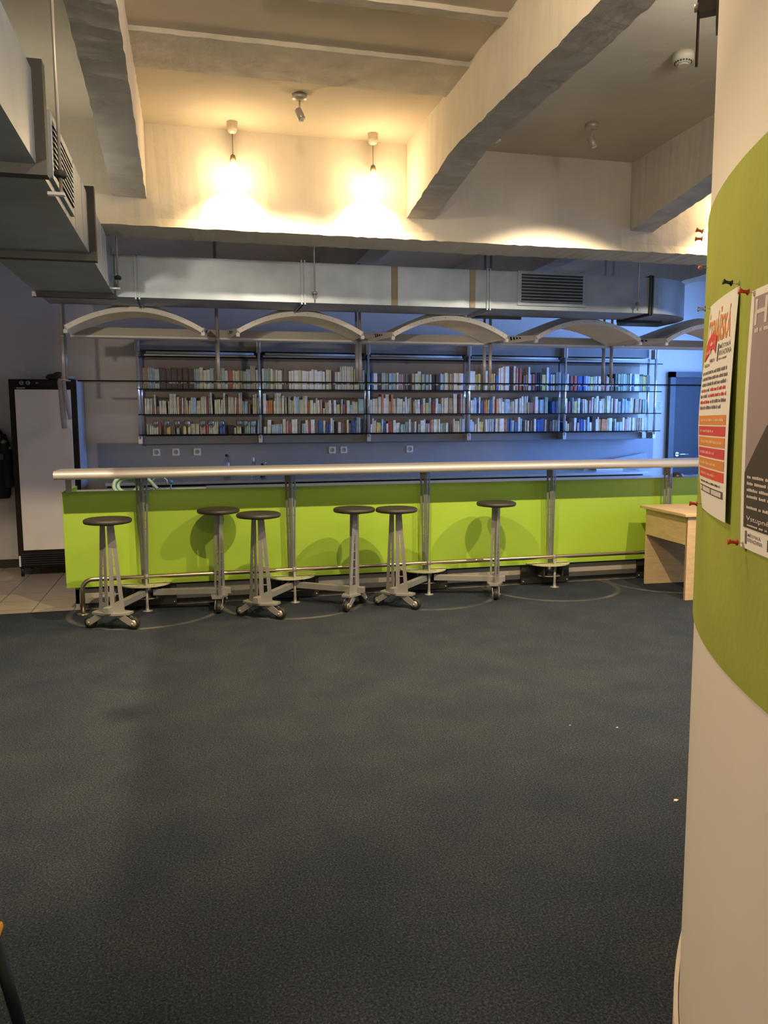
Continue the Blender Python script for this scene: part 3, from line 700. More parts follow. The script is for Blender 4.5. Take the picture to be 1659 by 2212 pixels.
ROWS = {
(0,'A'): "85 165 150 4 T,165 235 150 4 P,235 300 170 1 G,300 385 150 1 D,385 455 165 1 D,455 535 150 1 D,535 605 150 1 D,605 680 150 1 D,680 755 155 1 D,755 825 155 3 G,825 875 135 1 C,875 965 170 2 C,965 1020 150 1 G,1020 1060 170 1 N,1060 1115 150 1 C,1115 1165 150 1 G,1165 1205 175 1 C,1205 1270 160 1 R,1270 1405 180 4 C,1405 1450 180 1 C,1450 1505 160 1 G,1505 1580 100 1 T,1585 1620 160 1 C",
(0,'B'): "95 190 575 4 C,190 225 560 1 N,225 248 525 1 C,250 285 680 1 N,285 380 605 3 C,400 420 615 1 C,420 515 510 4 C,515 550 545 1 C,555 572 570 1 R,575 600 560 1 C,605 640 560 1 T,640 695 600 2 C,697 720 550 1 C,720 775 560 2 P,775 830 600 2 C,832 905 545 3 C,908 930 545 1 R,935 960 520 1 G,963 990 490 1 C,1015 1125 585 4 C,1130 1165 500 1 C,1170 1190 540 1 N,1195 1305 550 4 C,1310 1338 560 1 R,1340 1390 490 2 C,1395 1465 610 3 P,1470 1500 640 1 N,1535 1590 510 2 C,1595 1620 560 1 G",
(0,'C'): "110 140 930 1 G,145 200 940 2 C,205 265 960 2 C,270 300 920 1 R,375 425 970 2 Y,430 480 950 2 N,500 540 980 1 G,590 630 965 1 Y,650 690 900 1 C,695 750 930 3 C,755 800 930 2 C,810 890 960 2 I,895 925 940 1 R,930 980 950 2 C,985 1060 900 3 C,1075 1150 930 2 B,1190 1265 950 3 K,1270 1300 990 1 C,1310 1370 960 2 C,1415 1490 910 3 G,1500 1560 900 2 P,1590 1620 880 1 P",
(1,'A'): "168 195 165 1 C,198 275 165 3 G,275 310 170 1 C,310 345 185 1 T,345 435 185 3 C,436 520 165 4 N,525 595 190 2 W,595 650 190 1 W,650 700 178 1 C,700 765 190 2 W,765 830 190 2 W,830 910 175 2 W,912 1020 195 3 W,1030 1110 172 3 C,1112 1155 185 1 D,1155 1220 200 2 W,1225 1280 125 2 C,1282 1350 125 2 C,1352 1412 125 2 C,1420 1500 160 2 C,1510 1565 180 2 G",
(1,'B'): "175 215 500 1 W,218 305 600 3 O,312 330 610 1 C,330 415 500 4 C,418 455 535 1 C,472 492 550 1 C,510 540 550 1 T,540 580 595 2 C,585 612 540 1 C,612 660 550 2 P,662 706 590 2 C,708 775 535 3 C,785 805 600 1 O,806 850 598 1 C,852 880 630 1 C,882 905 565 1 C,908 945 595 1 C,948 978 585 1 I,985 1010 740 1 C,1020 1060 625 2 C,1062 1098 600 1 W,1100 1130 640 1 N,1135 1172 595 1 W,1175 1225 655 3 Y,1235 1258 585 1 P,1262 1300 650 2 R,1315 1360 595 1 W,1362 1395 660 1 P,1398 1470 615 3 W,1475 1560 575 4 G",
(1,'C'): "178 215 960 1 C,222 275 865 1 W,280 340 930 1 G,342 425 925 3 P,432 475 858 1 C,480 510 880 1 I,512 545 900 1 R,552 635 862 2 W,640 680 870 2 N,690 742 920 2 P,745 780 870 1 C,782 805 880 1 R,812 868 862 1 W,872 915 870 2 N,920 980 870 3 B,985 1020 880 1 C,1022 1080 930 3 B,1085 1115 845 1 W,1116 1140 870 1 P,1150 1185 890 2 K,1188 1230 900 1 C,1232 1300 920 3 N,1310 1340 870 1 C,1342 1372 920 1 N,1378 1445 880 3 B,1448 1505 840 2 P,1510 1560 860 2 K",
(2,'A'): "140 188 225 2 B,190 240 225 1 W,242 292 225 1 D,295 350 225 1 G,355 385 230 1 G,388 418 230 1 P,420 485 225 3 G,487 518 220 1 W,520 570 235 2 I,572 640 230 2 N,642 690 250 2 D,692 760 225 2 C,762 812 190 1 C,815 920 235 4 G,922 945 232 1 W,950 1000 230 2 K,1002 1055 235 2 D,1060 1112 225 2 P,1115 1160 215 1 C,1162 1235 220 3 T,1238 1370 215 4 W,1372 1398 225 1 B",
(2,'B'): "145 172 590 1 C,180 250 570 2 W,250 288 545 1 C,290 320 515 1 O,322 348 570 1 W,345 395 512 1 W,398 412 610 1 C,415 445 520 1 O,448 520 568 2 C,525 570 575 1 C,572 600 610 2 W,602 628 545 1 W,630 655 570 1 C,658 690 560 1 T,710 730 610 1 C,730 795 585 3 W,800 832 650 1 R,834 865 570 1 C,868 912 630 2 Y,915 945 560 1 P,950 985 620 2 R,998 1030 570 1 W,1032 1075 640 2 P,1078 1170 560 3 C,1172 1235 560 3 T,1240 1295 510 2 W,1300 1330 520 1 D,1335 1362 500 1 I,1365 1398 540 1 G",
(2,'C'): "150 175 930 1 W,180 198 845 1 W,200 225 880 1 W,226 280 905 2 Y,288 312 860 1 P,315 345 880 1 B,352 376 920 1 W,380 430 890 2 R,440 475 870 1 W,478 530 910 2 W,535 600 930 3 G,605 640 900 2 P,645 672 860 1 W,676 720 900 2 N,722 750 890 1 C,770 800 930 1 P,802 845 880 1 W,846 870 860 1 W,872 918 920 2 P,920 946 875 1 R,950 1060 865 5 W,1065 1130 920 3 G,1135 1165 910 1 W,1168 1240 940 3 N,1242 1262 860 1 W,1264 1320 890 2 W,1325 1395 860 3 P",
(3,'A'): "120 215 205 2 W,217 282 255 2 Y,290 340 250 2 N,345 390 205 2 W,395 440 240 2 T,442 495 250 2 Y,500 540 270 2 B,542 600 155 2 W,600 692 130 3 W,695 755 140 3 D,760 795 130 1 W,797 835 150 2 I,838 872 150 1 R,875 935 265 3 N,940 968 260 1 I,970 1000 130 1 W,1002 1028 245 1 P,1030 1068 245 1 R,1070 1110 225 1 K,1112 1165 220 2 K,1172 1230 248 1 Y,1238 1275 130 1 W,1277 1300 180 1 B,1305 1378 248 3 W,1380 1455 210 3 P",
(3,'B'): "120 145 620 1 I,148 190 660 2 W,192 225 620 1 P,226 250 650 1 B,252 262 700 1 K,264 290 615 1 W,295 325 680 1 B,330 365 690 1 R,368 405 655 2 Y,410 450 660 2 B,465 500 600 1 W,503 522 650 1 R,524 580 635 2 W,582 600 630 1 C,602 640 685 2 W,642 720 645 3 P,722 770 680 2 W,775 805 650 1 C,808 830 640 1 W,835 850 700 1 R,852 880 630 1 W,880 970 600 4 W,972 988 700 1 C,990 1050 695 3 I,1052 1075 700 1 R,1076 1120 600 1 W,1122 1215 650 4 P,1220 1275 610 3 G,1330 1405 680 3 B,1408 1455 610 2 G",
(3,'C'): "125 170 970 1 P,172 205 1000 1 P,210 235 1040 1 W,248 270 940 1 W,270 325 1000 2 Y,330 360 1020 1 N,362 390 960 1 W,395 480 960 3 P,482 500 1000 1 K,502 555 955 2 W,558 625 950 1 W,628 670 955 2 O,672 735 960 3 B,738 780 980 1 G,782 830 1010 2 B,832 865 930 1 W,868 895 950 1 G,898 935 990 2 K,938 960 975 1 W,962 1000 985 2 C,1005 1060 990 2 N,1062 1095 960 1 W,1098 1160 970 3 B,1162 1215 960 2 B,1218 1260 970 2 T,1265 1345 990 3 D,1350 1450 980 3 P",
(4,'A'): "110 165 235 2 W,168 188 280 1 K,190 285 262 2 R,288 395 265 4 B,400 465 265 2 P,468 508 275 1 Y,510 535 270 1 G,538 615 265 2 W,620 660 300 2 I,665 715 260 2 I,720 755 280 1 G,758 810 300 2 N,815 835 225 1 K,838 880 220 2 G,882 930 225 2 G,932 985 225 2 G,987 1030 225 2 G,1032 1062 222 1 W,1065 1095 260 1 B,1098 1175 220 1 W,1178 1225 260 2 G,1228 1262 260 1 Y,1240 1245 225 1 W,1265 1285 265 1 Y,1290 1345 240 3 P",
(4,'B'): "98 125 690 1 W,125 150 620 1 W,160 190 660 1 R,195 215 690 1 B,217 232 600 1 P,240 290 660 2 Y,295 330 615 1 W,335 362 680 1 K,370 425 625 2 W,426 450 650 1 C,455 490 650 2 I,492 525 600 1 W,528 550 610 1 C,562 600 580 1 W,602 630 655 1 W,632 680 620 2 C,690 775 575 4 W,778 802 610 1 W,818 845 620 1 I,850 880 620 1 W,882 925 660 2 P,928 1000 620 3 P,1002 1050 655 2 P,1055 1110 610 2 W,1115 1220 620 3 T,1232 1310 630 3 G,1312 1330 670 1 N",
(4,'C'): "98 130 990 1 K,132 152 970 1 W,155 180 1010 1 Y,185 245 990 2 D,248 285 920 1 W,290 320 1000 1 I,322 385 940 3 B,388 430 950 2 P,432 465 910 1 P,468 500 990 1 W,503 550 900 2 D,552 575 940 1 W,580 605 910 1 W,605 725 945 4 O,728 745 930 1 C,748 800 925 1 W,805 835 990 1 K,838 858 940 1 W,860 942 990 2 P,944 980 915 1 W,982 1020 940 2 I,1022 1040 910 1 W,1042 1125 920 2 W,1130 1220 930 3 T,1225 1320 925 4 W"}
ORD1 = ['', 'first', 'second', 'third', 'fourth', 'fifth', 'sixth', 'seventh', 'eighth', 'ninth', 'tenth', 'eleventh', 'twelfth', 'thirteenth', 'fourteenth', 'fifteenth', 'sixteenth', 'seventeenth', 'eighteenth', 'nineteenth']
def ordinal(n):
    if n < 20: return ORD1[n]
    t = ['', '', 'twent', 'thirt', 'fort', 'fift', 'sixt'][n//10]
    return t+'ieth' if n % 10 == 0 else t+'y-'+ORD1[n % 10]
BAYN = ['leftmost bay', 'second bay', 'middle bay', 'fourth bay', 'rightmost bay']; SHN = {'A': 'top', 'B': 'middle', 'C': 'bottom'}
rb = random.Random(5); specs = []
for (bay, sh), txt in ROWS.items():
    cnt = 0; f0, f1 = FR[bay]; x0b, x1b = BX[bay]+.018, BX[bay+1]-.018
    for gsp in txt.split(','):
        a, b_, top, n, tone = gsp.split(); a, b_, top, n = float(a), float(b_), float(top), int(n)
        h = (BASE[bay][sh]-top)*VS[bay]
        for k in range(n):
            cnt += 1
            u0 = a+(b_-a)*k/n; u1 = a+(b_-a)*(k+1)/n
            xa = x0b+(x1b-x0b)*(u0-f0)/(f1-f0); xb = x0b+(x1b-x0b)*(u1-f0)/(f1-f0)
            hh = max(.06, h*(1+rb.uniform(-.02, .02))); dep = rb.uniform(.13, .19)
            hh = min(hh, {'A': .30, 'B': .245, 'C': .195}[sh])
            lean = rb.choice([0]*6+[.02, .04, -.03]) if sh != 'A' else 0
            d2 = ((xa+xb)/2)**2+8.75**2
            specs.append(dict(bay=bay, sh=sh, n=cnt, x0=xa+.0007, x1=xb-.0007, h=hh, d=dep, y=8.705+rb.uniform(0, .02), tone=tone, lean=lean, size=(xb-xa)*hh/d2))
def book_mesh(mb, s_, off=(0, 0, 0)):
    w_ = s_['x1']-s_['x0']; h = s_['h']; d = s_['d']; c = min(.004, w_*.25); ln = s_['lean']
    prof = [(0, c), (c, 0), (w_-c, 0), (w_, c), (w_, d), (0, d)]
    o = len(mb.v); n = 6
    for zz in (0, h): mb.v += [(off[0]+u+ln*zz, off[1]+v, off[2]+zz+(.0)) for u, v in prof]
    mb.f.append(tuple(o+i for i in reversed(range(n)))); mb.f.append(tuple(o+n+i for i in range(n))); mb.sm += [False, False]
    for i in range(n):
        j = (i+1) % n; mb.f.append((o+i, o+j, o+n+j, o+n+i)); mb.sm.append(False)
specs.sort(key=lambda q: -q['size'])
for s_ in specs[:300]:
    mb = MB(); book_mesh(mb, s_)
    o = mb.build('book', 'book'+s_['tone']); o.location = (s_['x0'], s_['y'], ZS[s_['sh']]+.0005)
    sz = 'tall' if s_['h'] > .2 else ('short' if s_['h'] < .12 else ('thick' if s_['x1']-s_['x0'] > .045 else 'slim'))
    tag(o, f"{sz} {BCOL[s_['tone']][0]} book, {ordinal(s_['n'])} from left on {SHN[s_['sh']]} shelf of the {BAYN[s_['bay']]}", 'book', f"books on the {SHN[s_['sh']]} shelf of the bookcase")
rest = specs[300:]
mb = MB(); mats = []; idx = []
for s_ in rest:
    f0 = len(mb.f); book_mesh(mb, s_, (s_['x0'], s_['y'], ZS[s_['sh']]+.0005)); idx += [s_['tone']]*(len(mb.f)-f0)
tones = list(BCOL); ob = mb.build('books', 'book'+tones[0])
for t in tones[1:]: ob.data.materials.append(M['book'+t])
for p_, t in zip(ob.data.polygons, idx): p_.material_index = tones.index(t)
tag(ob, 'the many thin books filling the gaps between the larger ones on the shelves', 'books', kind='stuff')

# wine glasses standing before the books on the bottom left shelf
def make_glass():
    r = tag(MB().lathe([(.030, .0005), (.030, .003), (.006, .007), (.0035, .015), (.0035, .062), (.010, .070), (.030, .090), (.036, .112), (.033, .142), (.031, .150), (.0295, .150), (.0345, .112), (.028, .091), (.008, .073), (.002, .071)], seg=20).build('wine_glass', 'clear'), '', 'wine glass', 'wine glasses on the bottom shelf')
    return r
gx = [230, 375, 510, 645, 845, 962, 1100, 1340, 1420, 1530]
g0 = make_glass()
for i, u in enumerate(gx):
    o = g0 if i == 0 else copy_tree(g0)
    o.location = (BX[0]+.018+(1.207)*(u-85)/1535, 8.685+.0, ZS['C']+.0005)
    o['label'] = f"{ordinal(i+1)} stemmed glass from the left post on the bottom shelf of the leftmost bay"

# ----------------------------------------------------------------------------- wall sockets, switches, paper sign
def make_socket():
    r = thing('wall_socket', '', 'wall socket', (0, 0, 0), 0, 'white sockets on the grey splashback')
    MB().rbox(-.041, .041, -.016, 0, -.041, .041, .006).build('socket_plate', 'white', r)
    MB().lathe([(.0, .0005), (.021, .0005), (.022, .002), (.025, .002), (.026, 0)], (0, -.016, 0), (0, -1, 0), 22).build('socket_well', 'socket_dark', r)
    MB().lathe([(.003, 0), (.003, .004)], (0, -.0165, .0), (0, -1, 0), 8).build('socket_pin', 'black', r)
    return r
SK = [(-.378, 'leftmost white wall socket, above the hose'), (-.17, 'second white wall socket from the left'), (.061, 'third white wall socket, left of the bottle'),
      (1.59, 'left socket of the close pair under the bookcase'), (1.727, 'right socket of the close pair under the bookcase'), (2.525, 'single white wall socket furthest right under the bookcase')]
k0 = make_socket()
for i, (x, lab) in enumerate(SK):
    o = k0 if i == 0 else copy_tree(k0); o.location = (x, WALL_Y-.012, 1.218); o['label'] = lab
sw = thing('light_switch', 'faint grey switch plate on the wall between fridge and bookcase', 'switch', (-.989, WALL_Y, 2.076), 0, 'switch plates')
MB().rbox(-.04, .04, -.010, 0, -.04, .04, .003).build('switch_plate', 'wall', sw); MB().rbox(-.024, .024, -.015, -.010, -.024, .024, .002).build('rocker', 'wall', sw)
s2 = copy_tree(sw); s2.location = (-1.627, WALL_Y, 2.076); s2['label'] = 'faint grey switch plate on the wall above the fridge'
ps = thing('paper_sign', 'small paper notice taped to the wall beside the bookcase', 'notice', (5.86, WALL_Y, 1.72))
MB().box(-.055, .055, -.003, 0, -.075, .075).build('sheet', 'sign', ps)
tl = MB()
for k in range(5): tl.box(-.03, .03-.008*(k % 3), -.004, -.0031, .045-.022*k, .051-.022*k)
tl.build('printed_lines', 'p_mauve', ps)

# ----------------------------------------------------------------------------- back cabinets and things on the worktops
tag(MB().rbox(-.86, 5.30, 8.36, 9.035, .905, .935, .003).build('worktop', 'worktop'), 'long steel worktop against the back wall', 'worktop')
CABS = [(-.85, .35, 'cab_front', 'leftmost low cabinet under the back worktop'), (.36, 1.50, 'cab_front', 'second low cabinet under the back worktop'),
        (1.51, 2.36, 'cab_olive', 'olive dark undercounter unit near the middle of the back worktop'), (2.37, 3.80, 'cab_front', 'fourth low cabinet under the back worktop'), (3.81, 5.28, 'cab_front', 'rightmost low cabinet under the back worktop')]
for x0, x1, m_, lab in CABS:
    c = thing('low_cabinet', lab, 'cabinet', ((x0+x1)/2, 8.7, 0), 0, 'low cabinets behind the bar'); oo = ((x0+x1)/2, 8.7, 0)
    MB().box(x0, x1, 8.44, 9.03, 0, .90).build('cabinet_body', 'plinth_dark', c, oo)
    n = 2 if x1-x0 > 1.2 else 1; 
    for k in range(n):
        a, b_ = x0+(x1-x0)*k/n+.003, x0+(x1-x0)*(k+1)/n-.003
        MB().rbox(a, b_, 8.41, 8.44, .66, .878, .002).build('drawer', m_, c, oo)
        MB().rbox(a, b_, 8.41, 8.44, .10, .655, .002).build('cabinet_door', m_, c, oo)
# coiled hose on the inner worktop, left
hz = thing('hose_coil', 'pale green hose coiled behind the left end of the bar', 'hose', (-.52, 7.2, .90)); HO = (-.52, 7.2, .90)
pts = []
for k in range(150):
    t = k/149; a = 2*pi*2.3*t; rr = .135-.07*t
    pts.append((-.55+rr*1.0*cos(a), 7.18+.10*t+.03*sin(a), .99+rr*.72*sin(a)))
MB().tube(pts, .017, 10).build('hose_loops', 'hose', hz, HO)
MB().tube([(-.40, 7.16, 1.075), (-.36, 7.16, 1.03), (-.33, 7.16, .99), (-.30, 7.15, .962)], .016, 10).build('hose_end', 'hose', hz, HO)
struct_shelf = MB().box(-.98, .10, 6.79, 7.38, .86, .885).build('inner_shelf', 'steel_dark', bar, BAR)
# tap
tp = thing('tap', 'chrome arched tap behind the bar beside the hose', 'tap', (-.30, 7.30, .885)); TO = (-.30, 7.30, .885)
pts = [(-.345, 7.30, .885), (-.345, 7.30, 1.02)]+[(-.285-.06*cos(pi*k/10), 7.30, 1.02+.035*sin(pi*k/10)) for k in range(11)]+[(-.222, 7.30, .985)]
MB().tube(pts, .0075, 10).build('spout', 'chrome', tp, TO)
MB().lathe([(.02, .0), (.022, .02), (.01, .04)], (-.345, 7.30, .885), seg=14).build('tap_base', 'chrome', tp, TO)
MB().tube([(-.345, 7.29, .95), (-.385, 7.25, .97)], .005, 8).build('lever', 'chrome', tp, TO)
bs = thing('dish_brush', 'blue plastic utensil standing in the sink beside the tap', 'utensil', (-.20, 7.22, .885)); SO = (-.20, 7.22, .885)
MB().lathe([(.03, 0), (.038, .01), (.04, .06), (.034, .06), (.032, .012)], (-.20, 7.22, .885), seg=16).build('cup', 'black', bs, SO)
MB().tube([(-.20, 7.22, .90), (-.185, 7.22, 1.0)], .006, 8).lathe([(.004, 0), (.016, .01), (.018, .03), (.004, .04)], (-.185, 7.22, .995), (.1, 0, 1), 12).build('handle', 'blue_plastic', bs, SO)
# bottles on the back worktop
bt = thing('bottle', 'clear bottle with a dark cap on the back worktop under the third socket', 'bottle', (.375, 8.85, .935), 0, 'bottles on the back worktop')
MB().lathe([(.034, .0005), (.038, .006), (.038, .16), (.030, .19), (.014, .215), (.013, .235)], seg=20).build('bottle_body', 'clear', bt)
MB().lathe([(.0155, .232), (.0155, .256), (.012, .258)], seg=14).build('cap', 'black', bt)
MB().lathe([(.0385, .03), (.0385, .085)], seg=20).build('bottle_label', 'amber', bt)
b2 = thing('bottle', 'small clear bottle with a pale nozzle right of the taller bottle', 'bottle', (.665, 8.85, .935), 0, 'bottles on the back worktop')
MB().lathe([(.03, .0005), (.032, .006), (.032, .11), (.022, .15), (.012, .175)], seg=20).build('bottle_body', 'clear', b2)
MB().lathe([(.013, .172), (.015, .185), (.013, .215), (.004, .222)], seg=14).build('nozzle', 'tube', b2)
tn = thing('tap', 'dark low tap lever on the back worktop right of the bottles', 'tap', (.76, 8.80, .935)); 
MB().lathe([(.026, 0), (.024, .10), (.014, .15), (.004, .155)], seg=14).build('tap_base', 'steel_dark', tn)
MB().tube([(0, 0, .14), (.05, -.02, .165)], .007, 8).build('lever', 'chrome', tn)
dm = thing('dark_dome', 'dark round dome shape at the right end of the inner worktop', 'dome', (4.90, 7.20, .958))  # plain dark dome, not a lamp
MB().lathe([(.0, .052), (.035, .047), (.062, .030), (.074, .008), (.074, .0005)][::-1], seg=24).build('dome', 'steel_dark', dm)
MB().tube([(.06, 0, .03), (.12, .01, .02), (.19, 0, .012)], .003, 8).build('cable', 'black', dm)
# cut-out sheet leaning at the right end of the back worktop
ls = thing('paper_stack', 'grey sheets of paper propped at the right end of the back worktop', 'papers', (5.2, 8.9, .935)); PO = (5.2, 8.9, .935)
MB().quadbox([(4.72, 8.86, .936), (5.66, 8.93, .936), (5.66, 8.95, .936), (4.72, 8.88, .936), (4.72, 8.88, 1.0), (5.66, 8.98, 1.135), (5.66, 8.99, 1.135), (4.72, 8.90, 1.0)]).build('propped_sheet', 'splash', ls, PO)
MB().box(4.86, 5.22, 8.80, 8.86, .936, 1.025).build('white_sheet', 'white', ls, PO)

# ----------------------------------------------------------------------------- fridge with the bundle on top
FG = (-1.42, 8.7, 0)
fg = thing('fridge', 'tall brown framed fridge with a pale steel door', 'fridge', FG)
FY = 8.45
MB().rbox(-1.728, -1.105, FY, 9.0, .09, 1.975, .006).build('fridge_body', 'fridge_dark', fg, FG)
tag(MB().box(-1.104, -1.1, FY+.03, 8.99, .1, 1.97).build('side_panel', 'fridge_side', fg, FG), 'pale grey side panel')
tag(MB().rbox(-1.672, -1.156, FY-.018, FY, .27, 1.874, .004).build('fridge_door', 'fridge_door', fg, FG), 'pale steel door panel')
cp = MB().rbox(-1.722, -1.11, FY-.014, FY, 1.905, 1.97, .003).build('control_panel', 'fridge_dark', fg, FG)
for x in (-1.605, -1.545):
    MB().lathe([(.02, 0), (.021, .006), (.012, .007)], (x, FY-.014, 1.938), (0, -1, 0), 18).build('dial', 'coat_pale', cp, FG)
    MB().rbox(x-.003, x+.003, FY-.026, FY-.018, 1.926, 1.952, .001).build('dial_grip', 'black', cp, FG)
MB().rbox(-1.475, -1.452, FY-.017, FY-.013, 1.932, 1.944, .001).build('indicator', 'coat_pale', cp, FG)
MB().rbox(-1.655, -1.575, FY-.020, FY-.012, 1.880, 1.895, .002).build('badge', 'coat_pale', fg, FG)
gr = MB()
for k in range(6): gr.box(-1.70, -1.13, FY+.002-.012, FY+.0, .115+k*.022, .127+k*.022)
gr.build('kick_grille', 'black', fg, FG)
for x, y in ((-1.70, FY+.03), (-1.14, FY+.03), (-1.70, 8.95), (-1.14, 8.95)): MB().tube([(x, y, 0), (x, y, .092)], .016, 10).build('foot', 'black', fg, FG)
tag(MB().rbox(-1.722, -1.705, FY-.01, FY+.0, .105, .215, .002).build('corner_clip', 'white', fg, FG), 'white corner clip')
bd = thing('cloth_bundle', 'dark green bundle on top of the fridge with two grey straps hanging down', 'bag', (-1.27, 8.6, 1.975)); BO = (-1.27, 8.6, 1.975)
bm = bmesh.new(); bmesh.ops.create_icosphere(bm, subdivisions=3, radius=1)
rn = random.Random(3)
for v in bm.verts:
    n = .12*sin(v.co.x*5+1)+.1*sin(v.co.y*7)+.08*sin(v.co.z*9+v.co.x*4)
    v.co *= 1+n; v.co = Vector((-1.285+v.co.x*.105, 8.57+v.co.y*.11, max(1.976, 2.005+v.co.z*.045)))
MB().frombm(bm, True).build('bundle', 'cloth_green', bd, BO)
def strip(pts, w_, name, m_):
    rows = []
    for x, y, z in pts: rows.append([(x-w_/2, y, z), (x+w_/2, y, z), (x+w_/2, y-.004, z), (x-w_/2, y-.004, z)])
    mb = MB().grid(rows, True, True); n_ = len(mb.v)
    mb.f += [(0, 1, 2, 3), (n_-4, n_-3, n_-2, n_-1)]; mb.sm += [False, False]
    return mb.build(name, m_, bd, BO)
strip([(-1.24, 8.56, 1.99), (-1.24, 8.43, 1.985), (-1.245, 8.415, 1.95), (-1.24, 8.415, 1.86), (-1.235, 8.412, 1.7), (-1.225, 8.41, 1.49)], .05, 'flat_strip', 'cloth_grey')
strip([(-1.21, 8.56, 1.99), (-1.21, 8.43, 1.985), (-1.21, 8.408, 1.95), (-1.205, 8.407, 1.86), (-1.185, 8.405, 1.7), (-1.165, 8.403, 1.58)], .035, 'flat_strip', 'cloth_grey')
MB().lathe([(.035, 0), (.07, .012), (.085, .03), (.08, .03), (.03, .008)], (-1.20, 8.53, 1.977), seg=24).build('shallow_bowl', 'cloth_grey', bd, BO)
# jacket hanging at the far left
jk = thing('jacket', 'dark jacket with pale patches hanging left of the fridge, cut by the picture edge', 'jacket', (-1.99, 8.95, .8)); JO = (-1.99, 8.95, .8)
rows = []
for k in range(16):
    t = k/15; z = 1.50-.74*t
    w_ = .05+.06*min(1, t*4)+.05*sin(t*pi); d = .05+.05*sin(t*pi)
    rows.append([(-1.99+w_*cos(2*pi*j/20)*(1+.08*sin(j*3+k)), 8.93+d*sin(2*pi*j/20)*(1+.1*sin(j*2+k*1.3)), z) for j in range(20)])
mb = MB().grid(rows, True, True); mb.f += [tuple(range(20)), tuple(len(mb.v)-20+i for i in range(20))]; mb.sm += [False, False]
mb.build('jacket_body', 'coat', jk, JO)
MB().tube([(-1.91, 8.90, 1.42), (-1.86, 8.88, 1.25), (-1.86, 8.87, 1.0), (-1.835, 8.86, .88)], [.04, .045, .045, .055], 14).build('sleeve', 'coat', jk, JO)
for (x, z, sx, sz) in ((-1.94, 1.41, .03, .025), (-1.885, 1.355, .03, .02), (-1.83, 1.29, .015, .03), (-1.85, 1.20, .03, .008)):
    MB().lathe([(.004, .02), (1*sx, .0), (sx*.9, -.03)], (x, 8.86, z), (.2, -1, .3), 10).build('patch', 'coat_pale', jk, JO)
MB().rbox(-1.97, -1.89, 8.82, 8.84, 1.17, 1.23, .004).build('badge', 'coat_blue', jk, JO)
MB().tube([(-1.99, 9.05, 1.53), (-1.99, 8.99, 1.53), (-1.99, 8.97, 1.56)], .006, 8).build('hook', 'post', jk, JO)

# ----------------------------------------------------------------------------- maple desk at the right
DK = (4.45, 6.15, 0)
dk = thing('desk', 'pale maple desk standing against the right end of the bar', 'desk', DK, radians(-3.5))
def dpt(mb, name, lab=None):
    o = mb.build(name, 'maple', dk)
    if lab: o['label'] = lab
    return o
dpt(MB().rbox(-.385, .80, -.385, .40, .722, .748, .003), 'desk_top')
dpt(MB().rbox(-.335, .78, .345, .372, 0, .722, .002), 'side_panel')
dpt(MB().rbox(-.352, .78, -.365, -.338, 0, .722, .002), 'side_panel')
dpt(MB().rbox(-.352, -.30, -.366, -.337, 0, .722, .002), 'front_post')
dpt(MB().rbox(-.345, -.322, -.337, .344, .475, .718, .002), 'apron')

# ----------------------------------------------------------------------------- chair corner at the lower left
ch = thing('chair', 'chair with an orange wood seat and black leg, cut by the lower left corner', 'chair', (-.66, 1.60, 0)); HO_ = (-.66, 1.60, 0)
mb = MB().rbox(-.90, -.432, 1.38, 1.762, .432, .452, .008)
mb.build('seat', 'orange_wood', ch, HO_)
MB().rbox(-.905, -.885, 1.39, 1.75, .62, .86, .006).build('backrest', 'orange_wood', ch, HO_)
for (x, y, fx, fy) in ((-.448, 1.735, -.405, 1.835), (-.448, 1.40, -.405, 1.31), (-.87, 1.735, -.93, 1.835), (-.87, 1.40, -.93, 1.31)):
    MB().tube([(x, y, .432), (fx, fy, 0)], .0135, 12).build('leg', 'black', ch, HO_)
for y in (1.40, 1.735): MB().tube([(-.87, y, .43), (-.895, y, .84)], .011, 10).build('back_post', 'black', ch, HO_)

# ----------------------------------------------------------------------------- paper scraps on the carpet
for i, (x, y, lab, sc_) in enumerate(((1.863, 2.662, 'white paper scrap on the carpet close to the curved wall', 1.), (2.035, 3.411, 'tiny white paper scrap on the carpet in line with the desk', .55), (1.82, 3.498, 'tiny pale crumb on the carpet, left of the other scrap', .4))):
    mb = MB(); c = sc_*.012
    mb.prism([(-c, -.3*c), (-.2*c, -.7*c), (c, -.2*c), (.6*c, .5*c), (-.3*c, .6*c)], 'z', .0005, .004*sc_+.0005)
    o = mb.build('paper_scrap', 'paper'); o.location = (x, y, 0); tag(o, lab, 'scrap', 'paper scraps on the carpet')

# ----------------------------------------------------------------------------- bracket at the top of the curved wall
wb = thing('wall_bracket', 'dark metal bracket with a thin vertical rod high on the curved wall', 'bracket', (1.16, 1.62, 2.42)); WO = (1.16, 1.62, 2.42)
pa = 2.50; P0 = Vector(pil(pa, 0)); nv = Vector((cos(pa), sin(pa), 0)); tv = Vector((-sin(pa), cos(pa), 0))
def obox(c, n0, n1, t0, t1, z0, z1):
    mb = MB(); P = lambda n, t, z: tuple(P0+nv*n+tv*t+Vector((0, 0, z)))
    return mb.quadbox([P(n0, t0, z0), P(n1, t0, z0), P(n1, t1, z0), P(n0, t1, z0), P(n0, t0, z1), P(n1, t0, z1), P(n1, t1, z1), P(n0, t1, z1)])
obox(0, 0, .005, -.03, .03, 2.37, 2.56).build('wall_plate', 'steel_dark', wb, WO)
obox(0, .004, .040, -.016, .016, 2.405, 2.44).build('bracket_arm', 'steel_dark', wb, WO)
pr_ = P0+nv*.041
MB().tube([(pr_.x, pr_.y, 2.30), (pr_.x, pr_.y, 2.95)], .0032, 8).build('rod', 'steel_dark', wb, WO)
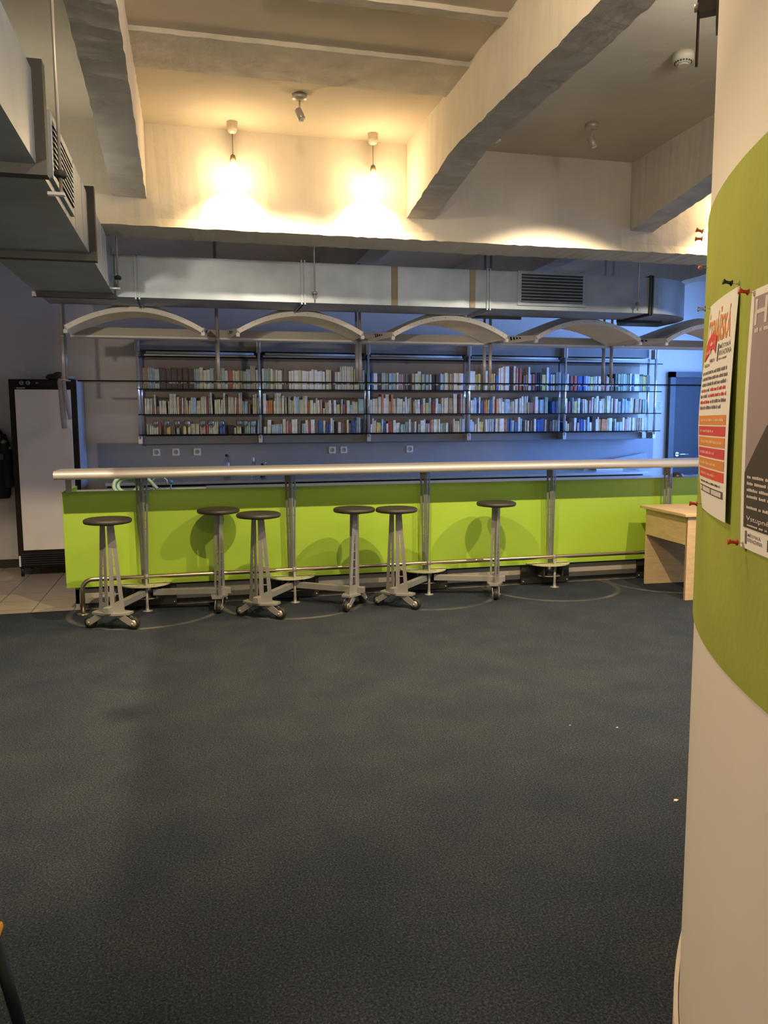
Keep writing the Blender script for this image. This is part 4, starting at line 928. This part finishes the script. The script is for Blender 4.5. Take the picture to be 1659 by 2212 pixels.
MB().tube([tuple(P0+nv*.040+Vector((0, 0, 2.422))), tuple(P0+nv*.050+Vector((0, 0, 2.422)))], .009, 10).build('bolt', 'post', wb, WO)

# ----------------------------------------------------------------------------- posters and push pins on the pinboard
BOFF = .0045
def poster_map(aL, aR, zT, zB, bulge):
    def f(u, v, lift=0.):
        a = aL+(aR-aL)*u
        return pil(a, zT+(zB-zT)*v, BOFF+.001+bulge(u, v)+lift)
    return f
def sheet(name, f, m_, parent, off, u0=0, u1=1, v0=0, v1=1, lift=0., nu=16, nv_=28):
    front = [[f(u0+(u1-u0)*i/nu, v0+(v1-v0)*j/nv_, lift+.0006) for i in range(nu+1)] for j in range(nv_+1)]
    back = [[f(u0+(u1-u0)*i/nu, v0+(v1-v0)*j/nv_, lift) for i in range(nu+1)] for j in range(nv_+1)]
    mb = MB().grid(front); mb.grid(back)
    mb.grid([front[0], back[0]], False); mb.grid([front[-1], back[-1]], False)
    mb.grid([[r[0] for r in front], [r[0] for r in back]], False); mb.grid([[r[-1] for r in front], [r[-1] for r in back]], False)
    return mb.build(name, m_, parent, off)
def text_on(f, s, u0, u1, v0, v1, name, m_, parent, off, lift=.0011, bold=0.):
    """set a word in the built-in font, stretched to the box (u0..u1, v0..v1) of the sheet"""
    cu = bpy.data.curves.new('txt', 'FONT'); cu.body = s; cu.resolution_u = 3; cu.offset = bold
    to = bpy.data.objects.new('txt', cu); COL.objects.link(to)
    dg = bpy.context.evaluated_depsgraph_get(); dg.update()
    me = bpy.data.meshes.new_from_object(to.evaluated_get(dg))
    bpy.data.objects.remove(to); bpy.data.curves.remove(cu)
    bm = bmesh.new(); bm.from_mesh(me); bmesh.ops.triangulate(bm, faces=bm.faces[:])
    for _ in range(2): bmesh.ops.subdivide_edges(bm, edges=bm.edges[:], cuts=1, use_grid_fill=True); bmesh.ops.triangulate(bm, faces=bm.faces[:])
    bm.to_mesh(me); bm.free()
    xs = [v.co.x for v in me.vertices]; ys = [v.co.y for v in me.vertices]
    X0, X1, Y0, Y1 = min(xs), max(xs), min(ys), max(ys)
    for v in me.vertices:
        u = u0+(u1-u0)*(v.co.x-X0)/(X1-X0); w_ = v1+(v0-v1)*(v.co.y-Y0)/(Y1-Y0)
        q = f(u, w_, lift); v.co = (q[0]-off[0], q[1]-off[1], q[2]-off[2])
    me.name = name; me.materials.clear(); me.materials.append(M[m_]); me.update()
    o = bpy.data.objects.new(name, me); COL.objects.link(o); o.parent = parent; return o
def text_lines(f, rows, name, m_, parent, off, lift=.0011, seed=1):
    """small print too blurred to read in the photograph: rows of word-length marks [(u0, u1, v, h)]"""
    r_ = random.Random(seed); mb = MB()
    for (u0, u1, v, h) in rows:
        u = u0
        while u < u1-.01:
            L = min(r_.choice((.03, .05, .08, .11, .14)), u1-u); n = max(2, int(L/.02))
            cells = [(u+L*i/n, u+L*(i+1)/n) for i in range(n)]
            for a, b_ in cells:
                hh = h*r_.uniform(.65, 1.); b2 = b_-.004
                q = [f(a, v+h/2, lift), f(b2, v+h/2, lift), f(b2, v+h/2-hh, lift), f(a, v+h/2-hh, lift)]
                o = len(mb.v); mb.v += q; mb.f.append((o, o+1, o+2, o+3)); mb.sm.append(False)
            u += L+.018
    return mb.build(name, m_, parent, off, recalc=False)
# first poster
A1L, A1R, Z1T, Z1B = 2.6265, 2.745, 1.748, 1.360
def bul1(u, v): return .010*sin(pi*min(1, max(0, (v-.15)/.85)))*(1-u)**1.5*.9+.006*u*v+.004*sin(pi*v)
f1 = poster_map(A1L, A1R, Z1T, Z1B, bul1)
O1 = pil(2.69, 1.55)
p1 = thing('poster', 'white paper poster with orange heading and six orange and red bands', 'poster', O1)
sheet('paper', f1, 'paper', p1, O1)
text_on(f1, 'ČTENÁŘSKÁ', .05, .88, .045, .20, 'heading', 'p_orange', p1, O1, .0013, bold=.012)
rb_ = MB(); N_ = 30; top, bot = [], []
for i in range(N_+1):
    t = i/N_; u = .05+.44*t; c_ = .222-.030*sin(t*pi*1.1-.3)-.010*t
    top.append(f1(u, c_-.040, .0018)); bot.append(f1(u, c_+.042+.010*sin(t*6), .0018))
rb_.grid([[tuple(Vector(a).lerp(Vector(b_), k/6)) for a, b_ in zip(top, bot)] for k in range(7)]); rb_.build('ribbon', 'p_red', p1, O1, recalc=False)
text_lines(f1, [(.12, .34, .232, .020), (.26, .47, .196, .020)], 'ribbon_script', 'p_pink', p1, O1, .0026, 8)
text_lines(f1, [(.10, .30, .292, .016), (.31, .47, .276, .016)], 'date_text', 'p_grey', p1, O1, .0020, 6)
text_on(f1, 'MĚSTSKÁ', .61, .92, .212, .236, 'logo_text', 'p_grey', p1, O1, .0013, bold=.008); text_on(f1, 'KNIHOVNA', .61, .95, .244, .268, 'logo_text', 'p_grey', p1, O1, .0013, bold=.008)
text_lines(f1, [(.61, .84, .282, .010)], 'logo_small_print', 'p_grey', p1, O1)
sheet('logo_mark', f1, 'p_grey', p1, O1, .555, .585, .212, .290, .0010, 2, 6)
L1 = [.330+.0278*k for k in range(7)]
text_lines(f1, [(.05, .90, L1[0], .017), (.05, .90, L1[1], .017), (.05, .90, L1[2], .017), (.05, .14, L1[3], .017), (.30, .40, L1[3], .017), (.05, .34, L1[4], .017), (.44, .90, L1[5], .017), (.05, .78, L1[6], .017)], 'body_text', 'p_grey', p1, O1)
text_lines(f1, [(.16, .28, L1[3], .017), (.42, .90, L1[3], .017), (.36, .90, L1[4], .017), (.05, .42, L1[5], .017)], 'red_text', 'p_red', p1, O1, seed=4)
for k in range(6):
    v0 = .535+k*.0508; m_ = ['p_orange2', 'p_red'][k % 2] if k < 5 else 'p_redorange'
    b_ = sheet('colour_band', f1, m_, p1, O1, .05, .93, v0, v0+.0435, .0008, 14, 3)
    text_lines(f1, [(.13, .13+(.75, .48, .72, .52, .6, .55)[k], v0+.0215, .014)], 'band_text', 'p_peach' if k % 2 == 0 else 'p_pink', p1, O1, .0018, k)
text_lines(f1, [(.08, .86, .853, .011)], 'footer_text', 'p_green', p1, O1, seed=9)
sheet('footer_strip', f1, 'p_green', p1, O1, .06, .92, .872, .905, .0008, 12, 3)
for a, b_ in ((.08, .16), (.20, .52), (.56, .88)): sheet('footer_logo', f1, 'p_light', p1, O1, a, b_, .878, .899, .0013, 6, 2)
# second poster, only its left edge inside the picture
A2L, A2R, Z2T, Z2B = 2.7785, 2.925, 1.728, 1.332
def bul2(u, v): return .004*sin(pi*v)*(1-u)+.001
f2 = poster_map(A2L, A2R, Z2T, Z2B, bul2)
O2 = pil(2.85, 1.53)
p2 = thing('poster', 'mauve and charcoal poster with large pale letters, cut by the right picture edge', 'poster', O2)
sheet('paper', f2, 'paper', p2, O2)
sheet('mauve_field', f2, 'p_mauve', p2, O2, .055, .96, .03, .915, .0008)
rows = []
for i in range(15):
    u = .055+.905*i/14; vt = .70-.20*min(1, i/14*3.2)
    rows.append([f2(u, vt+(.915-vt)*j/8, .0019) for j in range(9)])
MB().grid(rows).build('charcoal_field', 'p_dark', p2, O2, recalc=False)
text_on(f2, 'H', .075, .235, .040, .138, 'heading', 'p_light', p2, O2, .0019, bold=.012)
text_lines(f2, [(.09, .60, .158, .018)], 'subheading', 'p_light', p2, O2, .0019)
text_lines(f2, [(.10, .9, .715, .012), (.10, .9, .740, .012), (.10, .9, .765, .012), (.10, .6, .790, .012), (.10, .55, .832, .012)], 'body_text', 'p_light', p2, O2, .0025, 3)
text_lines(f2, [(.11, .7, .902, .007)], 'small_print', 'p_light', p2, O2, .0025, 5)
text_on(f2, 'Vstupné: 100', .10, .55, .866, .890, 'price_text', 'p_light', p2, O2, .0025, bold=.006)
text_on(f2, 'MĚSTSKÁ', .11, .28, .932, .948, 'logo_text', 'p_grey', p2, O2, .0013, bold=.008); text_on(f2, 'KNIHOVNA', .11, .30, .953, .969, 'logo_text', 'p_grey', p2, O2, .0013, bold=.008)
sheet('logo_mark', f2, 'p_grey', p2, O2, .075, .095, .928, .98, .0010, 2, 6)
text_on(f2, 'K', .36, .41, .935, .978, 'logo_initials', 'p_black', p2, O2, .0013, bold=.012)

PINPROF = [(.0048, .010), (.0052, .0115), (.0028, .0135), (.0026, .020), (.0048, .0235), (.0048, .0248), (.002, .0252)]
def pin(ang, z, m_, lab, tilt=(0, 0, 0), deep=0., ball=False):
    base = Vector(pil(ang, z, BOFF+deep)); ax = (Vector((cos(ang), sin(ang), 0))+Vector(tilt)).normalized()
    r = thing('push_pin', lab, 'push pin', base, 0, 'push pins in the green board')
    MB().tube([(0, 0, 0), tuple(ax*.011)], .0006, 6).build('needle', 'needle', r)
    prof = PINPROF if not ball else [(.0005, .010)]+[(.0045*sin(pi*k/8), .0145-.0045*cos(pi*k/8)) for k in range(1, 8)]+[(.0005, .019)]
    MB().lathe(prof, (0, 0, 0), ax, 14).build('pin_head', m_, r)
pin(2.545, 1.925, 'pin_pink', 'upper of two salmon push pins at the board edge, top left', (0, 0, .35))
pin(2.548, 1.912, 'pin_pink', 'lower of two salmon push pins at the board edge, top left', (0, 0, .05))
pin(2.574, 1.842, 'pin_pink', 'round headed salmon pin on bare board below the pair', (0, 0, .1), ball=True)
pin(2.7395, 1.752, 'pin_black', 'black push pin above the top right corner of the orange poster', (0, 0, .22))
pin(2.782, 1.724, 'pin_red', 'red push pin at the top left corner of the mauve poster', (0, 0, .16))
pin(2.629, 1.745, 'pin_clear', 'clear push pin at the top left corner of the orange poster', (0, 0, 0))
pin(2.6235, 1.366, 'pin_red', 'red push pin at the lower left corner of the orange poster', (0, 0, .02))
pin(2.7835, 1.338, 'pin_red', 'red push pin at the lower left corner of the mauve poster', (0, 0, .10))

# ----------------------------------------------------------------------------- light
def light(kind, name, loc, energy, col, **kw):
    l = bpy.data.lights.new(name, kind); l.energy = energy; l.color = col
    for k, v in kw.items(): setattr(l, k, v)
    o = bpy.data.objects.new(name, l); COL.objects.link(o); o.location = loc; return o
WARM = (1., .70, .36)
def aim(o, target): o.rotation_euler = (Vector(target)-o.location).to_track_quat('-Z', 'Y').to_euler()
for i, (x, y, lab) in enumerate(PEND):
    light('POINT', 'lamp_light', (x, y-.05, CEIL-.30), 5.5, WARM, shadow_soft_size=.03)
    light('SPOT', 'lamp_beam', (x, y, CEIL-.292), 90, WARM, shadow_soft_size=.008, spot_size=radians(124), spot_blend=.95)
# the ceiling spots aimed at the bar (the outer two hang behind the duct and the curved wall)
for x in (-1.14, .632, 2.40, 4.15):
    o = light('SPOT', 'spot_beam', (x, 4.30, CEIL-.17), 235, (1., .80, .54), shadow_soft_size=.022, spot_size=radians(112), spot_blend=.5)
    aim(o, (x, 4.30+cos(radians(75)), CEIL-.17-sin(radians(75))))
# the lamp of the next ceiling bay, above the top edge of the picture
light('POINT', 'bay_light', (.3, 2.1, 3.13), 46, (1., .80, .56), shadow_soft_size=.06)
light('POINT', 'bay_light', (2.25, 2.62, 3.0), 14, (1., .94, .86), shadow_soft_size=.12)  # added fill with no lamp there, lifts the right bay ceiling
o = light('SPOT', 'curved_wall_fill', (-1.7, 2.9, 2.5), 190, (1., .80, .56), shadow_soft_size=.05, spot_size=radians(62), spot_blend=.5)  # added unseen light that brightens the curved wall
aim(o, (1.15, 1.35, 1.25))
for x, y, tx in ((-1.0, -.6, -.2), (-.6, -.8, 1.6), (.1, -.95, 3.2)):  # added unseen lights that brighten the canopy fronts
    o = light('SPOT', 'canopy_fill', (x, y, 2.1), 340, (1., .83, .63), shadow_soft_size=.05, spot_size=radians(20), spot_blend=.8)
    aim(o, (tx, 6.2, 2.1))
# daylight through the window in the right wall
wl = light('AREA', 'window_daylight', (7.19, 7.5, 1.8), 112, (.145, .35, 1.), shape='RECTANGLE', size=1.8, size_y=2.1, spread=radians(115))
aim(wl, (4.6, 9.0, 1.7))
wl2 = light('AREA', 'window_daylight', (7.19, 4.2, 1.8), 55, (.24, .47, 1.), shape='RECTANGLE', size=2.0, size_y=1.8)
aim(wl2, (2.6, 5.4, 1.9))
w_ = bpy.data.worlds.new('World'); SC.world = w_; w_.use_nodes = True
w_.node_tree.nodes['Background'].inputs[0].default_value = (1., .91, .81, 1); w_.node_tree.nodes['Background'].inputs[1].default_value = .52

# ----------------------------------------------------------------------------- camera
F = 1694.12; yaw, pit, rol = [radians(a) for a in (13.7314, 6.49217, -.28799)]
f_ = Vector((sin(yaw)*cos(pit), cos(yaw)*cos(pit), -sin(pit))); r_ = Vector((cos(yaw), -sin(yaw), 0)); u_ = r_.cross(f_)
r2 = r_*cos(rol)+u_*sin(rol); u2 = -r_*sin(rol)+u_*cos(rol)
cam = bpy.data.cameras.new('camera'); co = bpy.data.objects.new('camera', cam); COL.objects.link(co)
cam.sensor_fit = 'HORIZONTAL'; cam.sensor_width = 36; cam.lens = F/1659*36; cam.clip_start = .05
mw = Matrix((r2, u2, -f_)).transposed().to_4x4(); mw.translation = Vector((0, 0, 1.53)); co.matrix_world = mw
SC.camera = co
vs = SC.view_settings; vs.view_transform = 'Standard'; vs.look = 'None'; vs.gamma = 1; vs.exposure = .2; vs.use_curve_mapping = False
SC.cycles.max_bounces = 8; SC.cycles.transparent_max_bounces = 16; SC.cycles.sample_clamp_indirect = 6
SC.cycles.use_denoising = True
